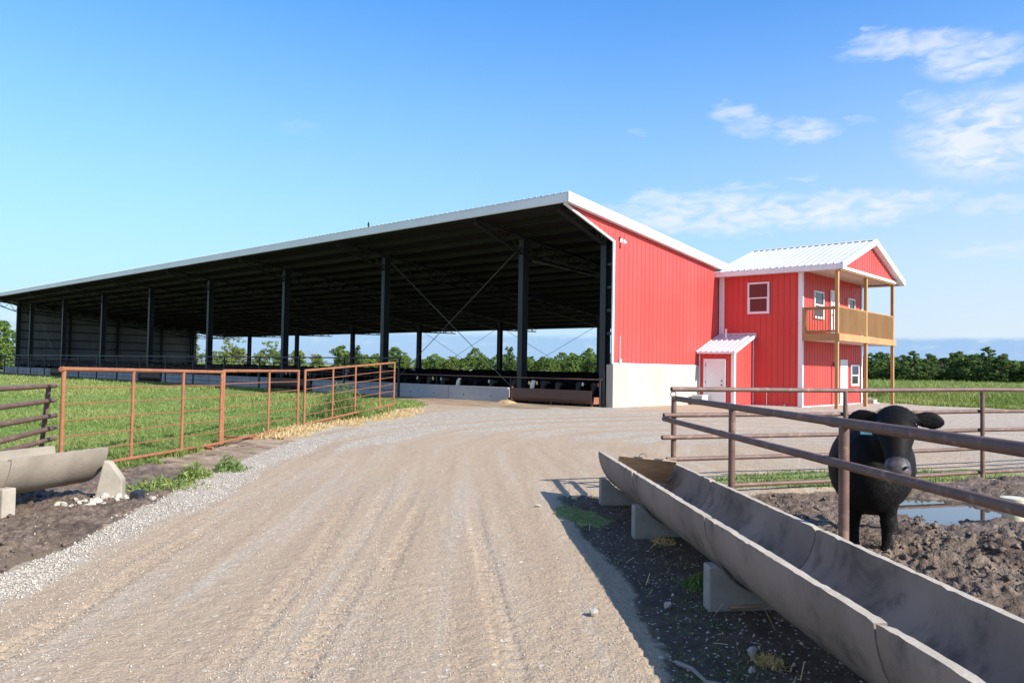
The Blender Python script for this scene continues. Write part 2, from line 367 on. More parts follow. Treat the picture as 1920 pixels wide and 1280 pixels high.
M['bark'] = pmat('grey_brown_bark', (0.11, 0.085, 0.065), (0.07, 0.055, 0.042), 3.0, rough=0.9, bump=0.6, bsc=14, bdist=0.03)
M['bark_pale'] = pmat('pale_dead_bark', (0.30, 0.27, 0.24), (0.22, 0.19, 0.17), 3.0, rough=0.9)

def stone_mat():
    m, n, b = newmat('crushed_limestone'); a = n.new('ShaderNodeAttribute'); a.attribute_name = 'tint'
    col = n.mix(a.outputs['Fac'], (0.27, 0.225, 0.175), (0.56, 0.50, 0.42)); n.put(b.inputs['Base Color'], col); b.inputs['Roughness'].default_value = 0.9
    return m
M['stone'] = stone_mat()

def ground_mat():
    m, n, b = newmat('farmyard_ground')
    A = n.new('ShaderNodeAttribute'); A.attribute_name = 'za'; B = n.new('ShaderNodeAttribute'); B.attribute_name = 'zb'
    L = n.new('ShaderNodeAttribute'); L.attribute_name = 'lane'
    sa = n.new('ShaderNodeSeparateXYZ'); n.put(sa.inputs[0], A.outputs['Vector']); sb = n.new('ShaderNodeSeparateXYZ'); n.put(sb.inputs[0], B.outputs['Vector'])
    grass, white, mud = sa.outputs; straw, soil, apron = sb.outputs
    co = objco(n)
    fine = n.noise(co, 9.0, 8.0, 0.7); mid = n.noise(co, 1.3, 6.0, 0.6); big = n.noise(co, 0.28, 4.0, 0.55)
    lane = L.outputs['Vector']
    streak = n.noise(n.scale(lane, (2.6, 0.12, 1)), 1.0, 7.0, 0.62, 0.2)
    streak2 = n.noise(n.scale(lane, (7.0, 0.35, 1)), 1.0, 5.0, 0.65)
    v1 = n.voro(co, 38.0); v2 = n.voro(co, 16.0); v3 = n.voro(co, 75.0)
    def bw(o):
        s_ = n.new('ShaderNodeSeparateColor'); n.put(s_.inputs[0], o); return s_.outputs[0]
    r1, r2, r3 = bw(v1['Color']), bw(v2['Color']), bw(v3['Color'])
    # packed road dirt
    dirt = n.mix(n.ramp(streak, 0.30, 0.70), (0.335, 0.240, 0.158), (0.405, 0.306, 0.208))
    dirt = n.mix(n.m('MULTIPLY', n.ramp(mid, 0.5, 0.75), 0.4), dirt, (0.33, 0.235, 0.165))
    dirt = n.mix(n.m('MULTIPLY', n.ramp(streak2, 0.52, 0.75), 0.22), dirt, (0.28, 0.205, 0.15))
    dirt = n.mix(n.m('MULTIPLY', n.ramp(fine, 0.42, 0.75), 0.5), dirt, (0.24, 0.17, 0.12))
    pit = n.m('MULTIPLY', n.ramp(n.noise(co, 46.0, 2.0, 0.6), 0.62, 0.74), n.ramp(streak2, 0.42, 0.62)); dirt = n.mix(n.m('MULTIPLY', pit, 0.75), dirt, (0.12, 0.082, 0.055))
    gr = n.noise(co, 90.0, 3.0, 0.7); dirt = n.mix(n.m('MULTIPLY', n.ramp(gr, 0.5, 0.72), 0.45), dirt, (0.56, 0.47, 0.37)); dirt = n.mix(n.m('MULTIPLY', n.ramp(gr, 0.46, 0.28), 0.5), dirt, (0.20, 0.145, 0.10))
    # gravel: pale stones of several sizes
    peb = n.mix(r1, (0.27, 0.22, 0.17), (0.56, 0.51, 0.44))
    peb = n.mix(n.ramp(v1['Distance'], 0.34, 0.66), peb, (0.30, 0.245, 0.19))
    peb3 = n.mix(r3, (0.30, 0.25, 0.195), (0.54, 0.49, 0.42))
    gravel = n.mix(n.ramp(n.noise(co, 5.0, 3.0), 0.45, 0.55), peb, peb3)
    # how much gravel lies on the dirt
    gd = n.m('ADD', n.ramp(streak, 0.46, 0.68, 0.0, 0.55), n.ramp(big, 0.48, 0.7, 0.0, 0.3))
    dens = n.m('MAXIMUM', n.m('MULTIPLY', gd, 1.0), n.m('MULTIPLY', white, 1.15))
    pick = n.m('GREATER_THAN', n.m('ADD', dens, n.m('MULTIPLY', n.m('SUBTRACT', fine, 0.5), 0.5)), n.m('ADD', n.m('MULTIPLY', r3, 0.85), 0.12))
    col = n.mix(n.m('MULTIPLY', pick, 0.85), dirt, gravel)
    # stray bright stones
    stray = n.m('MULTIPLY', n.m('GREATER_THAN', r2, 0.93), n.ramp(v2['Distance'], 0.30, 0.20))
    col = n.mix(n.m('MULTIPLY', stray, 0.6), col, (0.62, 0.57, 0.50))
    # dark soil
    soilc = n.mix(n.ramp(fine, 0.35, 0.7), (0.072, 0.047, 0.032), (0.13, 0.088, 0.061))
    soilc = n.mix(n.m('MULTIPLY', n.ramp(mid, 0.5, 0.7), 0.6), soilc, (0.04, 0.028, 0.021))
    soilc = n.mix(n.m('MULTIPLY', n.m('GREATER_THAN', r1, 0.9), n.ramp(v1['Distance'], 0.4, 0.3)), soilc, (0.6, 0.55, 0.48))
    col = n.mix(n.ramp(n.m('ADD', soil, n.m('MULTIPLY', n.m('SUBTRACT', fine, 0.5), 0.9)), 0.35, 0.6), col, soilc)
    # apron in front of the bunk
    apc = n.mix(n.ramp(n.noise(n.scale(co, (0.35, 2.2, 1)), 1.4, 6.0, 0.65), 0.38, 0.62), (0.20, 0.135, 0.085), (0.36, 0.265, 0.18))
    col = n.mix(n.ramp(n.m('ADD', apron, n.m('MULTIPLY', n.m('SUBTRACT', mid, 0.5), 0.8)), 0.3, 0.7), col, apc)
    # pen mud
    mudc = n.mix(n.ramp(fine, 0.35, 0.68), (0.108, 0.074, 0.052), (0.25, 0.182, 0.132))
    mudc = n.mix(n.m('MULTIPLY', n.ramp(mid, 0.48, 0.7), 0.6), mudc, (0.065, 0.044, 0.034))
    col = n.mix(n.ramp(n.m('ADD', mud, n.m('MULTIPLY', n.m('SUBTRACT', fine, 0.5), 0.6)), 0.35, 0.6), col, mudc)
    # straw litter
    stc = n.mix(n.ramp(n.noise(co, 22.0, 6.0, 0.7), 0.35, 0.65), (0.36, 0.235, 0.11), (0.60, 0.44, 0.23))
    col = n.mix(n.ramp(n.m('ADD', straw, n.m('MULTIPLY', n.m('SUBTRACT', fine, 0.5), 0.9)), 0.4, 0.6), col, stc)
    # grass floor
    grc = n.mix(n.ramp(fine, 0.35, 0.68), (0.12, 0.16, 0.045), (0.24, 0.27, 0.09))
    grc = n.mix(n.ramp(big, 0.45, 0.65), grc, (0.22, 0.235, 0.085))
    gm = n.ramp(n.m('ADD', grass, n.m('MULTIPLY', n.m('SUBTRACT', fine, 0.5), 0.9)), 0.4, 0.6)
    col = n.mix(gm, col, grc)
    n.put(b.inputs['Base Color'], col)
    rg = n.ramp(n.m('MULTIPLY', mud, n.ramp(mid, 0.4, 0.6, 1.0, 0.4)), 0.3, 0.9, 0.92, 0.5); n.put(b.inputs['Roughness'], rg)
    b.inputs['Specular IOR Level'].default_value = 0.3
    hgt = n.m('ADD', n.m('MULTIPLY', fine, 1.0), n.m('MULTIPLY', n.m('SUBTRACT', 0.6, v1['Distance']), n.m('ADD', 0.25, n.m('MULTIPLY', white, 0.6))))
    hgt = n.m('ADD', hgt, n.m('MULTIPLY', streak2, 0.35))
    hgt = n.m('ADD', hgt, n.m('MULTIPLY', n.noise(co, 24.0, 4.0, 0.7), n.m('ADD', 0.3, n.m('MULTIPLY', mud, 1.6))))
    n.put(b.inputs['Normal'], n.bump(hgt, 0.9, 0.024))
    return m
M['ground'] = ground_mat()
def water_mat(name, c):
    m, n, b = newmat(name); b.inputs['Base Color'].default_value = c + (1,); b.inputs['Roughness'].default_value = 0.02
    b.inputs['Specular IOR Level'].default_value = 0.9
    n.put(b.inputs['Normal'], n.bump(n.noise(objco(n), 6.0, 3.0), 0.02, 0.01)); return m
M['water'] = water_mat('muddy_puddle_water', (0.035, 0.028, 0.022))
M['water_brown'] = water_mat('brown_puddle_water', (0.16, 0.115, 0.08))

# ------------------------------------------------------------------ the lie of the land
GATE = [(-8.2, -4.0), (-10.2, 1.0), (-11.68, 3.67), (-13.37, 6.19), (-14.52, 7.44), (-17.54, 11.19), (-20.69, 16.5), (-22.6, 19.8), (-26.0, 22.0), (-29.5, 22.9), (-140.0, 23.2)]
STRIP = [(-3.0, -2.2), (-6.28, 1.63), (-6.91, 2.16), (-7.57, 2.8), (-8.44, 3.65), (-9.92, 4.98), (-11.97, 6.94), (-13.64, 8.61), (-16.3, 11.6), (-18.2, 15.3), (-19.0, 18.5)]
LANE = [(2.9, -4.1), (-0.65, -0.65), (-6.4, 4.9), (-12.1, 10.4), (-13.8, 13.5), (-14.0, 16.6), (-12.4, 19.6), (-8.6, 22.2), (-3.0, 24.0), (20.0, 29.0)]
BACKF = [(-5.15, 8.75), (-3.95, 11.30), (-2.78, 13.65), (-1.55, 16.2), (0.9, 21.0)]
def tr(t, c, z=0.0):                       # along the feed trough: t away from the camera's side, c across
    return (0.69*c - 0.722*t, 0.722*c + 0.69*t, z)
def zones(x, y):
    n1 = fbm(x*0.9, y*0.9, 3, 4) - 0.5; n2 = fbm(x*2.7, y*2.7, 9, 3) - 0.5
    c = 0.69*x + 0.722*y; t = -0.722*x + 0.69*y
    gd, gal = poly_sd(x, y, GATE); sd, sal = poly_sd(x, y, STRIP); lat, al = poly_sd(x, y, LANE); bd, bal = poly_sd(x, y, BACKF)
    grass = sstep(gd + n1*1.1 + n2*0.4, -0.1, 0.55)
    grass = grass*(1 - sstep(y, 23.0, 23.9))
    # far field behind the yard and the house, and everything far away
    fe = y - (41.6 + np.clip(-x-10.3, 0, 60)*0.45) + n1*0.6
    far = sstep(fe, -0.2, 0.3); far = np.where((x < -15) & (y < 52) & (x > -96), 0, far)
    out = sstep(np.hypot(x+30, y-20), 120, 135); back = sstep(y, 52, 54)
    grass = np.maximum(grass, np.maximum(np.maximum(far*(y > 38), out), back))
    grass = np.maximum(grass, sstep(-x, 97.5, 99))
    # strip of grass outside the pen's back fence
    gs = sstep(0.85 - np.abs(bd - 0.75) + n1*1.1, 0.0, 0.5)*(bal > -0.2)*sstep(bal, -0.2, 0.5)*sstep(-(bal-9), 0, 3)
    grass = np.maximum(grass, gs*0.75)
    # weeds along the near verge and beside the trough
    vg = 0*sstep(n2 + n1*0.8, 0.16, 0.36)*sstep(gd, -1.6, -0.4)*(1-sstep(gd, -0.2, 0.2))*0.75
    grass = np.maximum(grass, vg*(y > 3.5))
    tg = sstep(0.8 - np.hypot((t-8.6)/1.3, (c-1.35)/0.5) + n2*0.9, 0.1, 0.5)*0.9
    grass = np.maximum(grass, tg)
    w = 0.17 + 0.03*np.clip(sal, 0, 30)
    wd = np.where(sal > 13, np.where(sd < 0, np.clip((sal-13)*0.35, 0, 2.4), 0), 0)
    white = sstep(w + wd - np.abs(sd + np.where(sd < 0, wd*0.3, 0)) + n1*0.5 + n2*0.35, -0.1, 0.28)
    yard = sstep(c, 8.0, 13.0)*sstep(x, -19.5, -15.0)
    white = np.maximum(white, yard*(0.95 + 0.9*n1 + 0.25*sstep(np.abs(lat), 1.0, 3.0)))
    bend = sstep(al, 21.5, 25)*(1-sstep(al, 37, 43))*sstep(6.5-np.abs(lat), 0, 2.5)*(1-sstep(y, 21.3, 22.6)*(x < -17)); white = np.maximum(white, bend*(0.85 + 0.9*n1))
    # tyre tracks swept into the gravel of the bend
    for r_, wdt in ((0.5, .34), (-0.9, .30), (1.9, .26), (-2.3, .34), (-3.6, .22), (3.1, .24), (-4.6, .18)):
        white = white - 0.9*sstep(wdt - np.abs(lat - r_ - 0.25*np.sin(al*0.25)), 0, 0.15)*(al > 15)
    mud = sstep(c, 2.35, 2.75)*sstep(-bd, -0.15, 0.25)*(t < 10.0 + 40*(c > 3.4))
    mud = np.where(bal < 0, sstep(c, 2.35, 2.75)*(t < 9.3), mud)
    verge = sstep(gd, -4.6, -4.2)*sstep(sd, 0.1, 0.45)*(sal < 16)
    soil = np.maximum(verge*np.maximum(sstep(n1 + n2, 0.05, 0.3)*0.6, 0.40*sstep(6.2 - y + n1*3, 0, 1.2)), sstep(c + n1*0.35, 1.0, 1.4)*(c < 2.9)*(t < 10.1 + n1)*(t > -30)*(1-sstep(t, 9.7, 10.3)))
    straw = sstep(1.15 - np.abs(gd + 0.45) + n1*1.6 + n2*0.6, 0.25, 0.8)*sstep(gal, 13.2, 16.0)*(1-sstep(gal, 24.5, 27.5))
    straw = np.maximum(straw, 0.75*sstep(0.5 - np.abs(y-24.35) + n1*0.9, 0.2, 0.5)*(x < -17.9)*(x > -28))
    apron = sstep(y + n1*1.6, 20.2, 21.6)*(1 - sstep(x + n1*4, -19.2, -17.2))*(1-grass)*(gd < 0.6)
    apron = np.maximum(apron, verge*(1-soil))
    mud = np.maximum(mud, verge*sstep(5.6 - y + n1*3.5, -0.2, 0.5)*(x < -5))
    inside = ((x < -17.7) & (x > -93.7) & (y > 24.6) & (y < 49))
    mud = np.where(inside, 1.0, mud); 
    return dict(grass=np.clip(grass, 0, 1), white=np.clip(white, 0, 1), mud=mud, straw=np.clip(straw, 0, 1), soil=np.clip(soil, 0, 1), apron=np.clip(apron, 0, 1), lat=lat, al=al, gd=gd, sd=sd, bd=bd, c=c, t=t)
def height(x, y, Z=None):
    Z = Z or zones(x, y)
    h = 0.10*sstep(y - 0.35*np.clip(x+17, -60, 0)*0, 15.0, 22.5)
    h = h*(1 - 0.4*sstep(x, -13, -5))
    h = h - 0.05*sstep(Z['gd'], -2.0, 0.2)*(1-sstep(y, 12, 20))
    h = h + (fbm(x*0.35, y*0.35, 21, 3)-0.5)*0.06
    h = h + Z['grass']*(fbm(x*1.1, y*1.1, 31, 3)-0.5)*0.10
    near = 1 - sstep(np.hypot(x, y), 18, 30)
    m = Z['mud']*near
    cl = fbm(x*3.2, y*3.2, 41, 4); cl2 = fbm(x*12.0, y*12.0, 47, 3)
    h = h + m*(-0.05 + 0.11*(cl-0.45) + 0.085*(np.abs(cl2-0.5)*2))
    for (gx, gy, sx, a) in ((-1.55, 8.45, 0.45, .05), (-1.1, 7.9, 0.6, .16), (-1.95, 7.6, 0.5, .05), (-1.95, 13.2, 0.9, .12), (-1.2, 6.4, 0.5, .06), (-0.8, 9.6, 0.8, .10), (-1.2, 11.4, 0.5, .06)):
        h = h + m*a*np.exp(-((x-gx)**2+(y-gy)**2)/(2*sx*sx))*(0.6+0.9*cl)
    ex = (x+2.62)*0.40+(y-11.25)*0.917; ey = (x+2.62)*-0.917+(y-11.25)*0.40
    pd = np.exp(-((ex/0.95)**2 + (ey/0.85)**2)); h = h - 0.30*pd*m
    h = h - 0.12*m*np.exp(-(((x+2.62)/0.3)**2+((y-9.65)/0.28)**2)) - 0.10*m*np.exp(-(((x+2.35)/0.25)**2+((y-10.0)/0.22)**2))
    s = Z['soil']*near; h = h + s*(0.05*(fbm(x*4, y*4, 51, 4)-0.5) - 0.03)
    h = h + Z['apron']*(y < 17)*near*(0.035*(fbm(x*6, y*6, 55, 3)-0.5) + 0.03*np.abs(fbm(x*13, y*13, 57, 3)-0.5))
    h = h - 0.10*np.exp(-((((x+7.6)*0.6-(y-2.2)*0.8)/0.85)**2 + (((x+7.6)*0.8+(y-2.2)*0.6)/0.27)**2))
    rd = (1-Z['grass'])*(1-m)*(1-s)
    h = h + rd*near*(0.008*(fbm(Z['lat']*3.0, Z['al']*0.25, 61, 3)-0.5) + 0.010*(fbm(x*14, y*14, 71, 2)-0.5))
    # tyre prints in the packed dirt: two wheel ruts with a cleated bottom
    for k in (0.15, 0.42, 1.45, 1.72, -0.15, -0.42, -1.15, -2.0):
        q = sstep(0.10 - np.abs(Z['lat'] - k - 0.12*np.sin(Z['al']*0.33+k*3)), 0, 0.05)
        h = h - rd*near*(1-sstep(Z['al'], 13, 18))*q*(0.004 + 0.014*(np.sin(Z['al']*2*math.pi/0.13 + 2.5*np.sign(Z['lat']-k)) > 0.3)*sstep(vnoise(Z['al']*0.4, Z['lat']*0+k*7, 5), 0.35, 0.6))
    h = h + Z['straw']*0.04*near
    return h
def gz(x, y): return float(height(np.array([float(x)]), np.array([float(y)]))[0])

def build_ground():
    phi0 = math.atan2(_zv[0]*0 + ROT[1][2]*-1, -ROT[0][2])
    rad = [0.0, 0.35]; r = 0.6
    while r < 60: rad.append(r); r *= (1.0055 if 3 < r < 15 else 1.0085)
    while r < 4500: rad.append(r); r *= 1.06
    rad.append(4600.0); rad = np.array(rad)
    dense = np.linspace(-60, 60, 820); rest = np.linspace(60, 300, 80)[1:-1]
    ang = np.radians(np.concatenate([dense, rest])) + phi0
    nr, na = len(rad), len(ang)
    rr, aa = np.meshgrid(rad[1:], ang, indexing='ij')
    x, y = (rr*np.cos(aa)).ravel(), (rr*np.sin(aa)).ravel()
    x = np.append(x, 0.0); y = np.append(y, 0.0); ci = len(x)-1
    Z = zones(x, y); z = height(x, y, Z)
    far = np.hypot(x, y); z = z*(1-sstep(far, 120, 300))
    V = np.stack([x, y, z], 1)
    i, k = np.meshgrid(np.arange(nr-2), np.arange(na), indexing='ij'); kn = (k+1) % na
    Q = np.stack([i*na+k, (i+1)*na+k, (i+1)*na+kn, i*na+kn], -1).reshape(-1, 4)
    fan = np.array([[ci, k2, (k2+1) % na, ci] for k2 in range(na)])
    za = np.stack([Z['grass'], Z['white'], Z['mud']], 1); zb = np.stack([Z['straw'], Z['soil'], Z['apron']], 1); ln = np.stack([Z['lat'], Z['al'], Z['lat']*0], 1)
    # which piece of ground each face belongs to
    gf = Z['grass'][Q].mean(1); mf = Z['mud'][Q].mean(1); sf = Z['soil'][Q].mean(1); cx = x[Q].mean(1); cy = y[Q].mean(1)
    kind = np.zeros(len(Q), int)
    kind[sf > 0.5] = 1; kind[(mf > 0.5)] = 2; kind[gf > 0.5] = 3
    kind[(gf > 0.5) & ((cy > 38) & (cx > -60))] = 4
    inside = (cx < -17.7) & (cx > -93.7) & (cy > 24.6) & (cy < 49); kind[inside] = 5
    names = ['gravel_road', 'dirt_verge', 'mud_ground', 'pasture', 'field', 'barn_floor']
    for q in range(6):
        F = Q[kind == q]
        if q == 0: tri = fan[:, :3]
        if len(F) == 0: continue
        used = np.unique(F); mp = np.full(len(x), -1); mp[used] = np.arange(len(used))
        o = np_mesh(names[q], V[used], mp[F], M['ground'], dict(za=za[used], zb=zb[used], lane=ln[used]), smooth=True)
        tag(o, kind='structure')
    fo = np_mesh('gravel_road', V[np.append(np.arange(na), ci)], np.stack([np.full(na, na), np.arange(na), (np.arange(na)+1) % na], 1), M['ground'],
                 dict(za=za[np.append(np.arange(na), ci)], zb=zb[np.append(np.arange(na), ci)], lane=ln[np.append(np.arange(na), ci)]), smooth=True)
    tag(fo, kind='structure')
build_ground()
def puddle(name, x0, x1, y0, y1, z, m):
    b = MB(); n = 24; cx, cy, rx, ry = (x0+x1)/2, (y0+y1)/2, (x1-x0)/2, (y1-y0)/2
    b.add([(cx+rx*math.cos(2*math.pi*k/n), cy+ry*math.sin(2*math.pi*k/n), z) for k in range(n)], [tuple(range(n))])
    o = b.build(name, m, origin=(cx, cy, z)); tag(o, kind='structure'); return o
puddle('puddle', -4.2, -1.6, 9.1, 13.0, -0.118, M['water'])
puddle('puddle', -8.7, -6.6, 1.3, 3.3, -0.105, M['water_brown'])

# ------------------------------------------------------------------ ribbed sheet steel
def ribbed(mb, U0, U1, lo, hi, place, nrm, pitch=0.30, rib=0.03, depth=0.02, minor=True):
    """vertical strips between lo(u) and hi(u); place(u, v) gives the point, nrm the outward direction"""
    us = [(U0, 0.0)]; n = int((U1-U0)/pitch) + 1; k0 = U0 + ((U1-U0) - (n-1)*pitch)/2
    for i in range(n):
        c = k0 + i*pitch
        for du, d in ((-rib, 0), (-rib*0.45, depth), (rib*0.45, depth), (rib, 0)):
            if U0 < c+du < U1: us.append((c+du, d))
        if minor:
            for q in (1/3, 2/3):
                for du, d in ((-.012, 0), (0, depth*0.22), (.012, 0)):
                    if U0 < c+q*pitch+du < U1: us.append((c+q*pitch+du, d))
    us.append((U1, 0.0)); us.sort()
    N = Vector(nrm); vs = []; fs = []
    for (u, d) in us:
        a, b = lo(u), hi(u); vs.append(Vector(place(u, a)) + N*d); vs.append(Vector(place(u, b)) + N*d)
    for i in range(len(us)-1): fs.append((2*i, 2*i+2, 2*i+3, 2*i+1))
    return mb.add(vs, fs)
def keep_normals_build(mb, name, mat, parent):
    return mb.build(name, mat, parent)

# ------------------------------------------------------------------ the open cattle barn
XE, XF = -17.6, -93.7                       # near and far end walls
YF, YB = 25.0, 43.6                         # front and back column lines
Y0, Y1 = 21.75, 48.0                        # eaves
zr = lambda y: 7.87 - 0.109*(y - Y0)
BARN = thing('cattle_barn', (-55.0, 34.0, 0.0), 'long open-fronted cattle barn with mono-slope roof, dark steel columns and red end wall', 'barn')
def barn():
    P = BARN
    # roof sheets: ribs run down the slope
    mb = MB(); ribbed(mb, XF-0.25, XE+0.22, lambda u: Y0-0.06, lambda u: Y1, lambda u, v: (u, v, zr(v)+0.03), (0, 0, 1), 0.305, 0.032, 0.035, False); mb.build('roof', M['galv'], P)
    mb = MB().add([(XF-.2, Y0, zr(Y0)-.02), (XE+.02, Y0, zr(Y0)-.02), (XE+.02, Y1, zr(Y1)-.02), (XF-.2, Y1, zr(Y1)-.02)], [(0, 1, 2, 3)])
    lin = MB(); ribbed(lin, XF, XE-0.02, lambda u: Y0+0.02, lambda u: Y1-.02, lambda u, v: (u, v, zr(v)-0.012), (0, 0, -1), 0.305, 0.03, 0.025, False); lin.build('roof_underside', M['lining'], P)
    for i in range(18):
        y = Y0 + 0.42 + i*(Y1-Y0-0.6)/17.0; z = zr(y)
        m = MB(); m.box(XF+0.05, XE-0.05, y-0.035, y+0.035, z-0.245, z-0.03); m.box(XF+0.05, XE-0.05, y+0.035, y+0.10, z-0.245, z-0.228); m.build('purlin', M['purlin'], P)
    m = MB(); m.box(XF-0.25, XE+0.20, Y0-0.03, Y0, zr(Y0)-0.30, zr(Y0)+0.028); m.box(XF-0.25, XE+0.20, Y0, Y0+0.07, zr(Y0)-0.30, zr(Y0)-0.285); m.build('eave_fascia', M['white'], P)
    m = MB(); m.box(XF-0.25, XE, Y1, Y1+0.03, zr(Y1)-0.30, zr(Y1)); m.build('eave_fascia', M['steel'], P)
    for xw, s in ((XE, 1), (XF, -1)):
        m = MB(); a = xw + s*0.04; b = xw + s*0.22
        for (za, zb, x0, x1) in ((-0.30, 0.02, b, b+s*0.03),):
            m.prism([(x0, Y0-0.03, zr(Y0)+za), (x0, Y1, zr(Y1)+za), (x0, Y1, zr(Y1)+zb+.05), (x0, Y0-0.03, zr(Y0)+zb+.05)], (x1-x0, 0, 0))
        m.prism([(a, Y0-.03, zr(Y0)-.30), (b, Y0-.03, zr(Y0)-.30), (b, Y1, zr(Y1)-.30), (a, Y1, zr(Y1)-.30)], (0, 0, 0.012))
        m.build('rake_trim', M['white'], P)
    # near end wall, red ribbed steel with the cut-away corner under the front overhang
    YW = 24.9
    lo = lambda y: 1.80 if y > YW else 6.58 + (YW - y)*(7.56-6.58)/(YW-Y0)
    m = MB(); ribbed(m, YW+0.001, Y1-0.02, lambda u: 1.80, lambda u: zr(u)-0.02, lambda u, v: (XE, u, v), (1, 0, 0), 0.305, 0.028, 0.02)
    ribbed(m, Y0+0.02, YW-0.001, lo, lambda u: zr(u)-0.02, lambda u, v: (XE, u, v), (1, 0, 0), 0.305, 0.028, 0.02); m.build('end_wall', M['red'], P)
    m = MB(); m.box(XE-0.03, XE+0.035, YW-0.07, YW+0.03, 1.80, 6.56); m.beam((XE, Y0+0.02, 7.54), (XE, YW+0.02, 6.55), 0.075, 0.075); m.box(XE+0.021, XE+0.04, YW+0.03, 31.42, 1.775, 1.835); m.build('wall_trim', M['white'], P)
    # the inside of the same wall
    m = MB(); ribbed(m, YW+.1, Y1-.1, lambda u: 1.80, lambda u: zr(u)-.1, lambda u, v: (XE-0.03, u, v), (-1, 0, 0), 0.305, 0.028, 0.02); m.build('wall_liner', M['liner_wall'], P)
    # concrete stub wall below
    m = MB(); m.box(XE-0.28, XE+0.05, YW-0.02, Y1-0.3, -0.35, 1.78)
    m.build('concrete_wall', M['conc_new'], P, bevel=0.015)
    m = MB()
    for y in (26.3, 27.55, 28.8, 30.05):
        m = MB(); m.box(XE+0.05, XE+0.054, y-0.012, y+0.012, -0.2, 1.76); m.build('form_line', M['slab'], P)
    # far end wall seen from inside
    m = MB(); ribbed(m, YF, 44.4, lambda u: 1.75, lambda u: zr(u)-0.04, lambda u, v: (XF, u, v), (1, 0, 0), 0.61, 0.05, 0.03); m.build('far_wall', M['liner_wall'], P)
    m = MB(); m.add([(XF-.06, YF, 0), (XF-.06, 44.4, 0), (XF-.06, 44.4, zr(44.4)), (XF-.06, YF, zr(YF))], [(0, 1, 2, 3)]); m.build('far_wall_cladding', M['red'], P)
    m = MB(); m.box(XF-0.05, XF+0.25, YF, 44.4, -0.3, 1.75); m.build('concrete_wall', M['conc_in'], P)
    for z in (2.75, 3.65, 4.55, 5.45):
        m = MB(); yy = min(44.4, Y0 + (7.92-z-0.3)/0.109); m.box(XF+0.035, XF+0.16, YF+.1, yy, z-0.05, z+0.05); m.build('girt', M['purlin'], P)
        m = MB(); m.box(XE-0.26, XE-0.065, YW-0.045, min(Y1-.2, yy), z-0.07+0.25, z+0.03+0.25); m.build('girt', M['steel'], P)
    for y in (30.0, 35.0, 40.0):
        m = MB(); m.box(XF+0.16, XF+0.42, y-0.12, y+0.12, 0.0, zr(y)-0.25); m.build('wind_column', M['steel'], P)
    # frames: columns and lattice rafters
    xs = [XF+0.45] + [-22.4-9.5*k for k in range(7, -1, -1)] + [XE-0.45]
    def hcol(x, y, zt, w=0.36, d=0.26):
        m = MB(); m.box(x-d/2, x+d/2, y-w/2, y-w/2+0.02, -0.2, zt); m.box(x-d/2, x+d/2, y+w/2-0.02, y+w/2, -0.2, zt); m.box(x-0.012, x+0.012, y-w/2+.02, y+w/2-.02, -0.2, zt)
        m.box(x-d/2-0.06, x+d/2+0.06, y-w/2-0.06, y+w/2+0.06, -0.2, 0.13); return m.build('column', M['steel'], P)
    for x in xs:
        hcol(x, YF, zr(YF)-0.42); hcol(x, YB, zr(YB)-0.42, 0.34, 0.30)
        tz = lambda y: zr(y)-0.30
        def bz(y):
            if y < YF: return tz(YF)-0.80 + (tz(Y0+.25)-0.16 - (tz(YF)-0.80))*(YF-y)/(YF-Y0-.25)
            if y < YF+5: return tz(YF)-0.80 + ((tz(YF+5)-0.62)-(tz(YF)-0.80))*(y-YF)/5
            if y < YB-3: return tz(y)-0.62
            if y < YB: return (tz(YB-3)-0.62) + ((tz(YB)-0.75)-(tz(YB-3)-0.62))*(y-YB+3)/3
            return tz(YB)-0.75 + (tz(Y1-.2)-0.22-(tz(YB)-0.75))*(y-YB)/(Y1-.2-YB)
        m = MB(); m.beam((x, Y0+.2, tz(Y0+.2)), (x, Y1-.15, tz(Y1-.15)), 0.16, 0.09)
        br = [Y0+.25, YF, YF+5, YB-3, YB, Y1-.2]
        for a, b in zip(br[:-1], br[1:]): m.beam((x, a, bz(a)), (x, b, bz(b)), 0.14, 0.08)
        y = Y0+.3; k = 0; step = 0.52
        while y+step < Y1-.2:
            p, q = (tz(y), bz(y+step)) if k % 2 == 0 else (bz(y), tz(y+step)); m.beam((x, y, p), (x, y+step, q), 0.045, 0.045); y += step; k += 1
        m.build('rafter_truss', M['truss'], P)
        if XF+1 < x < XE-1:
            for y in (28.5, 32.0, 35.5, 39.0):
                m = MB(); zz = bz(y)
                for s in (-1, 1): m.beam((x+s*1.3, y, zr(y)-0.26), (x+s*0.05, y, zz), 0.035, 0.035)
                m.build('flange_brace', M['steel'], P)
    # diagonal rods between columns
    for (xa, xb) in ((-22.4, -31.9), (-79.4, -88.9)):
        for y in (YF+0.1,):
            for (p, q) in (((xa-.2, y, 6.9), (xb+.2, y, 0.4)), ((xb+.2, y, 6.9), (xa-.2, y, 0.4))):
                m = MB(); m.tube([p, q], 0.016, 6); m.build('brace_rod', M['wire'], P)
    for (xa, xb) in ((-31.9, -41.4), (-41.4, -50.9)):
        for (p, q) in (((xa-.2, YB, 4.6), (xb+.2, YB, 0.4)), ((xb+.2, YB, 4.6), (xa-.2, YB, 0.4))):
            m = MB(); m.tube([p, q], 0.014, 6); m.build('brace_rod', M['wire'], P)
    m = MB(); m.tube([(-22.2, YF+.3, 6.2), (-18.2, 33, 4.9)], 0.02, 6); m.tube([(-22.2, YF+1, zr(26)-1), (-18.2, 42, 4.4)], 0.018, 6); m.build('brace_rod', M['wire'], P)
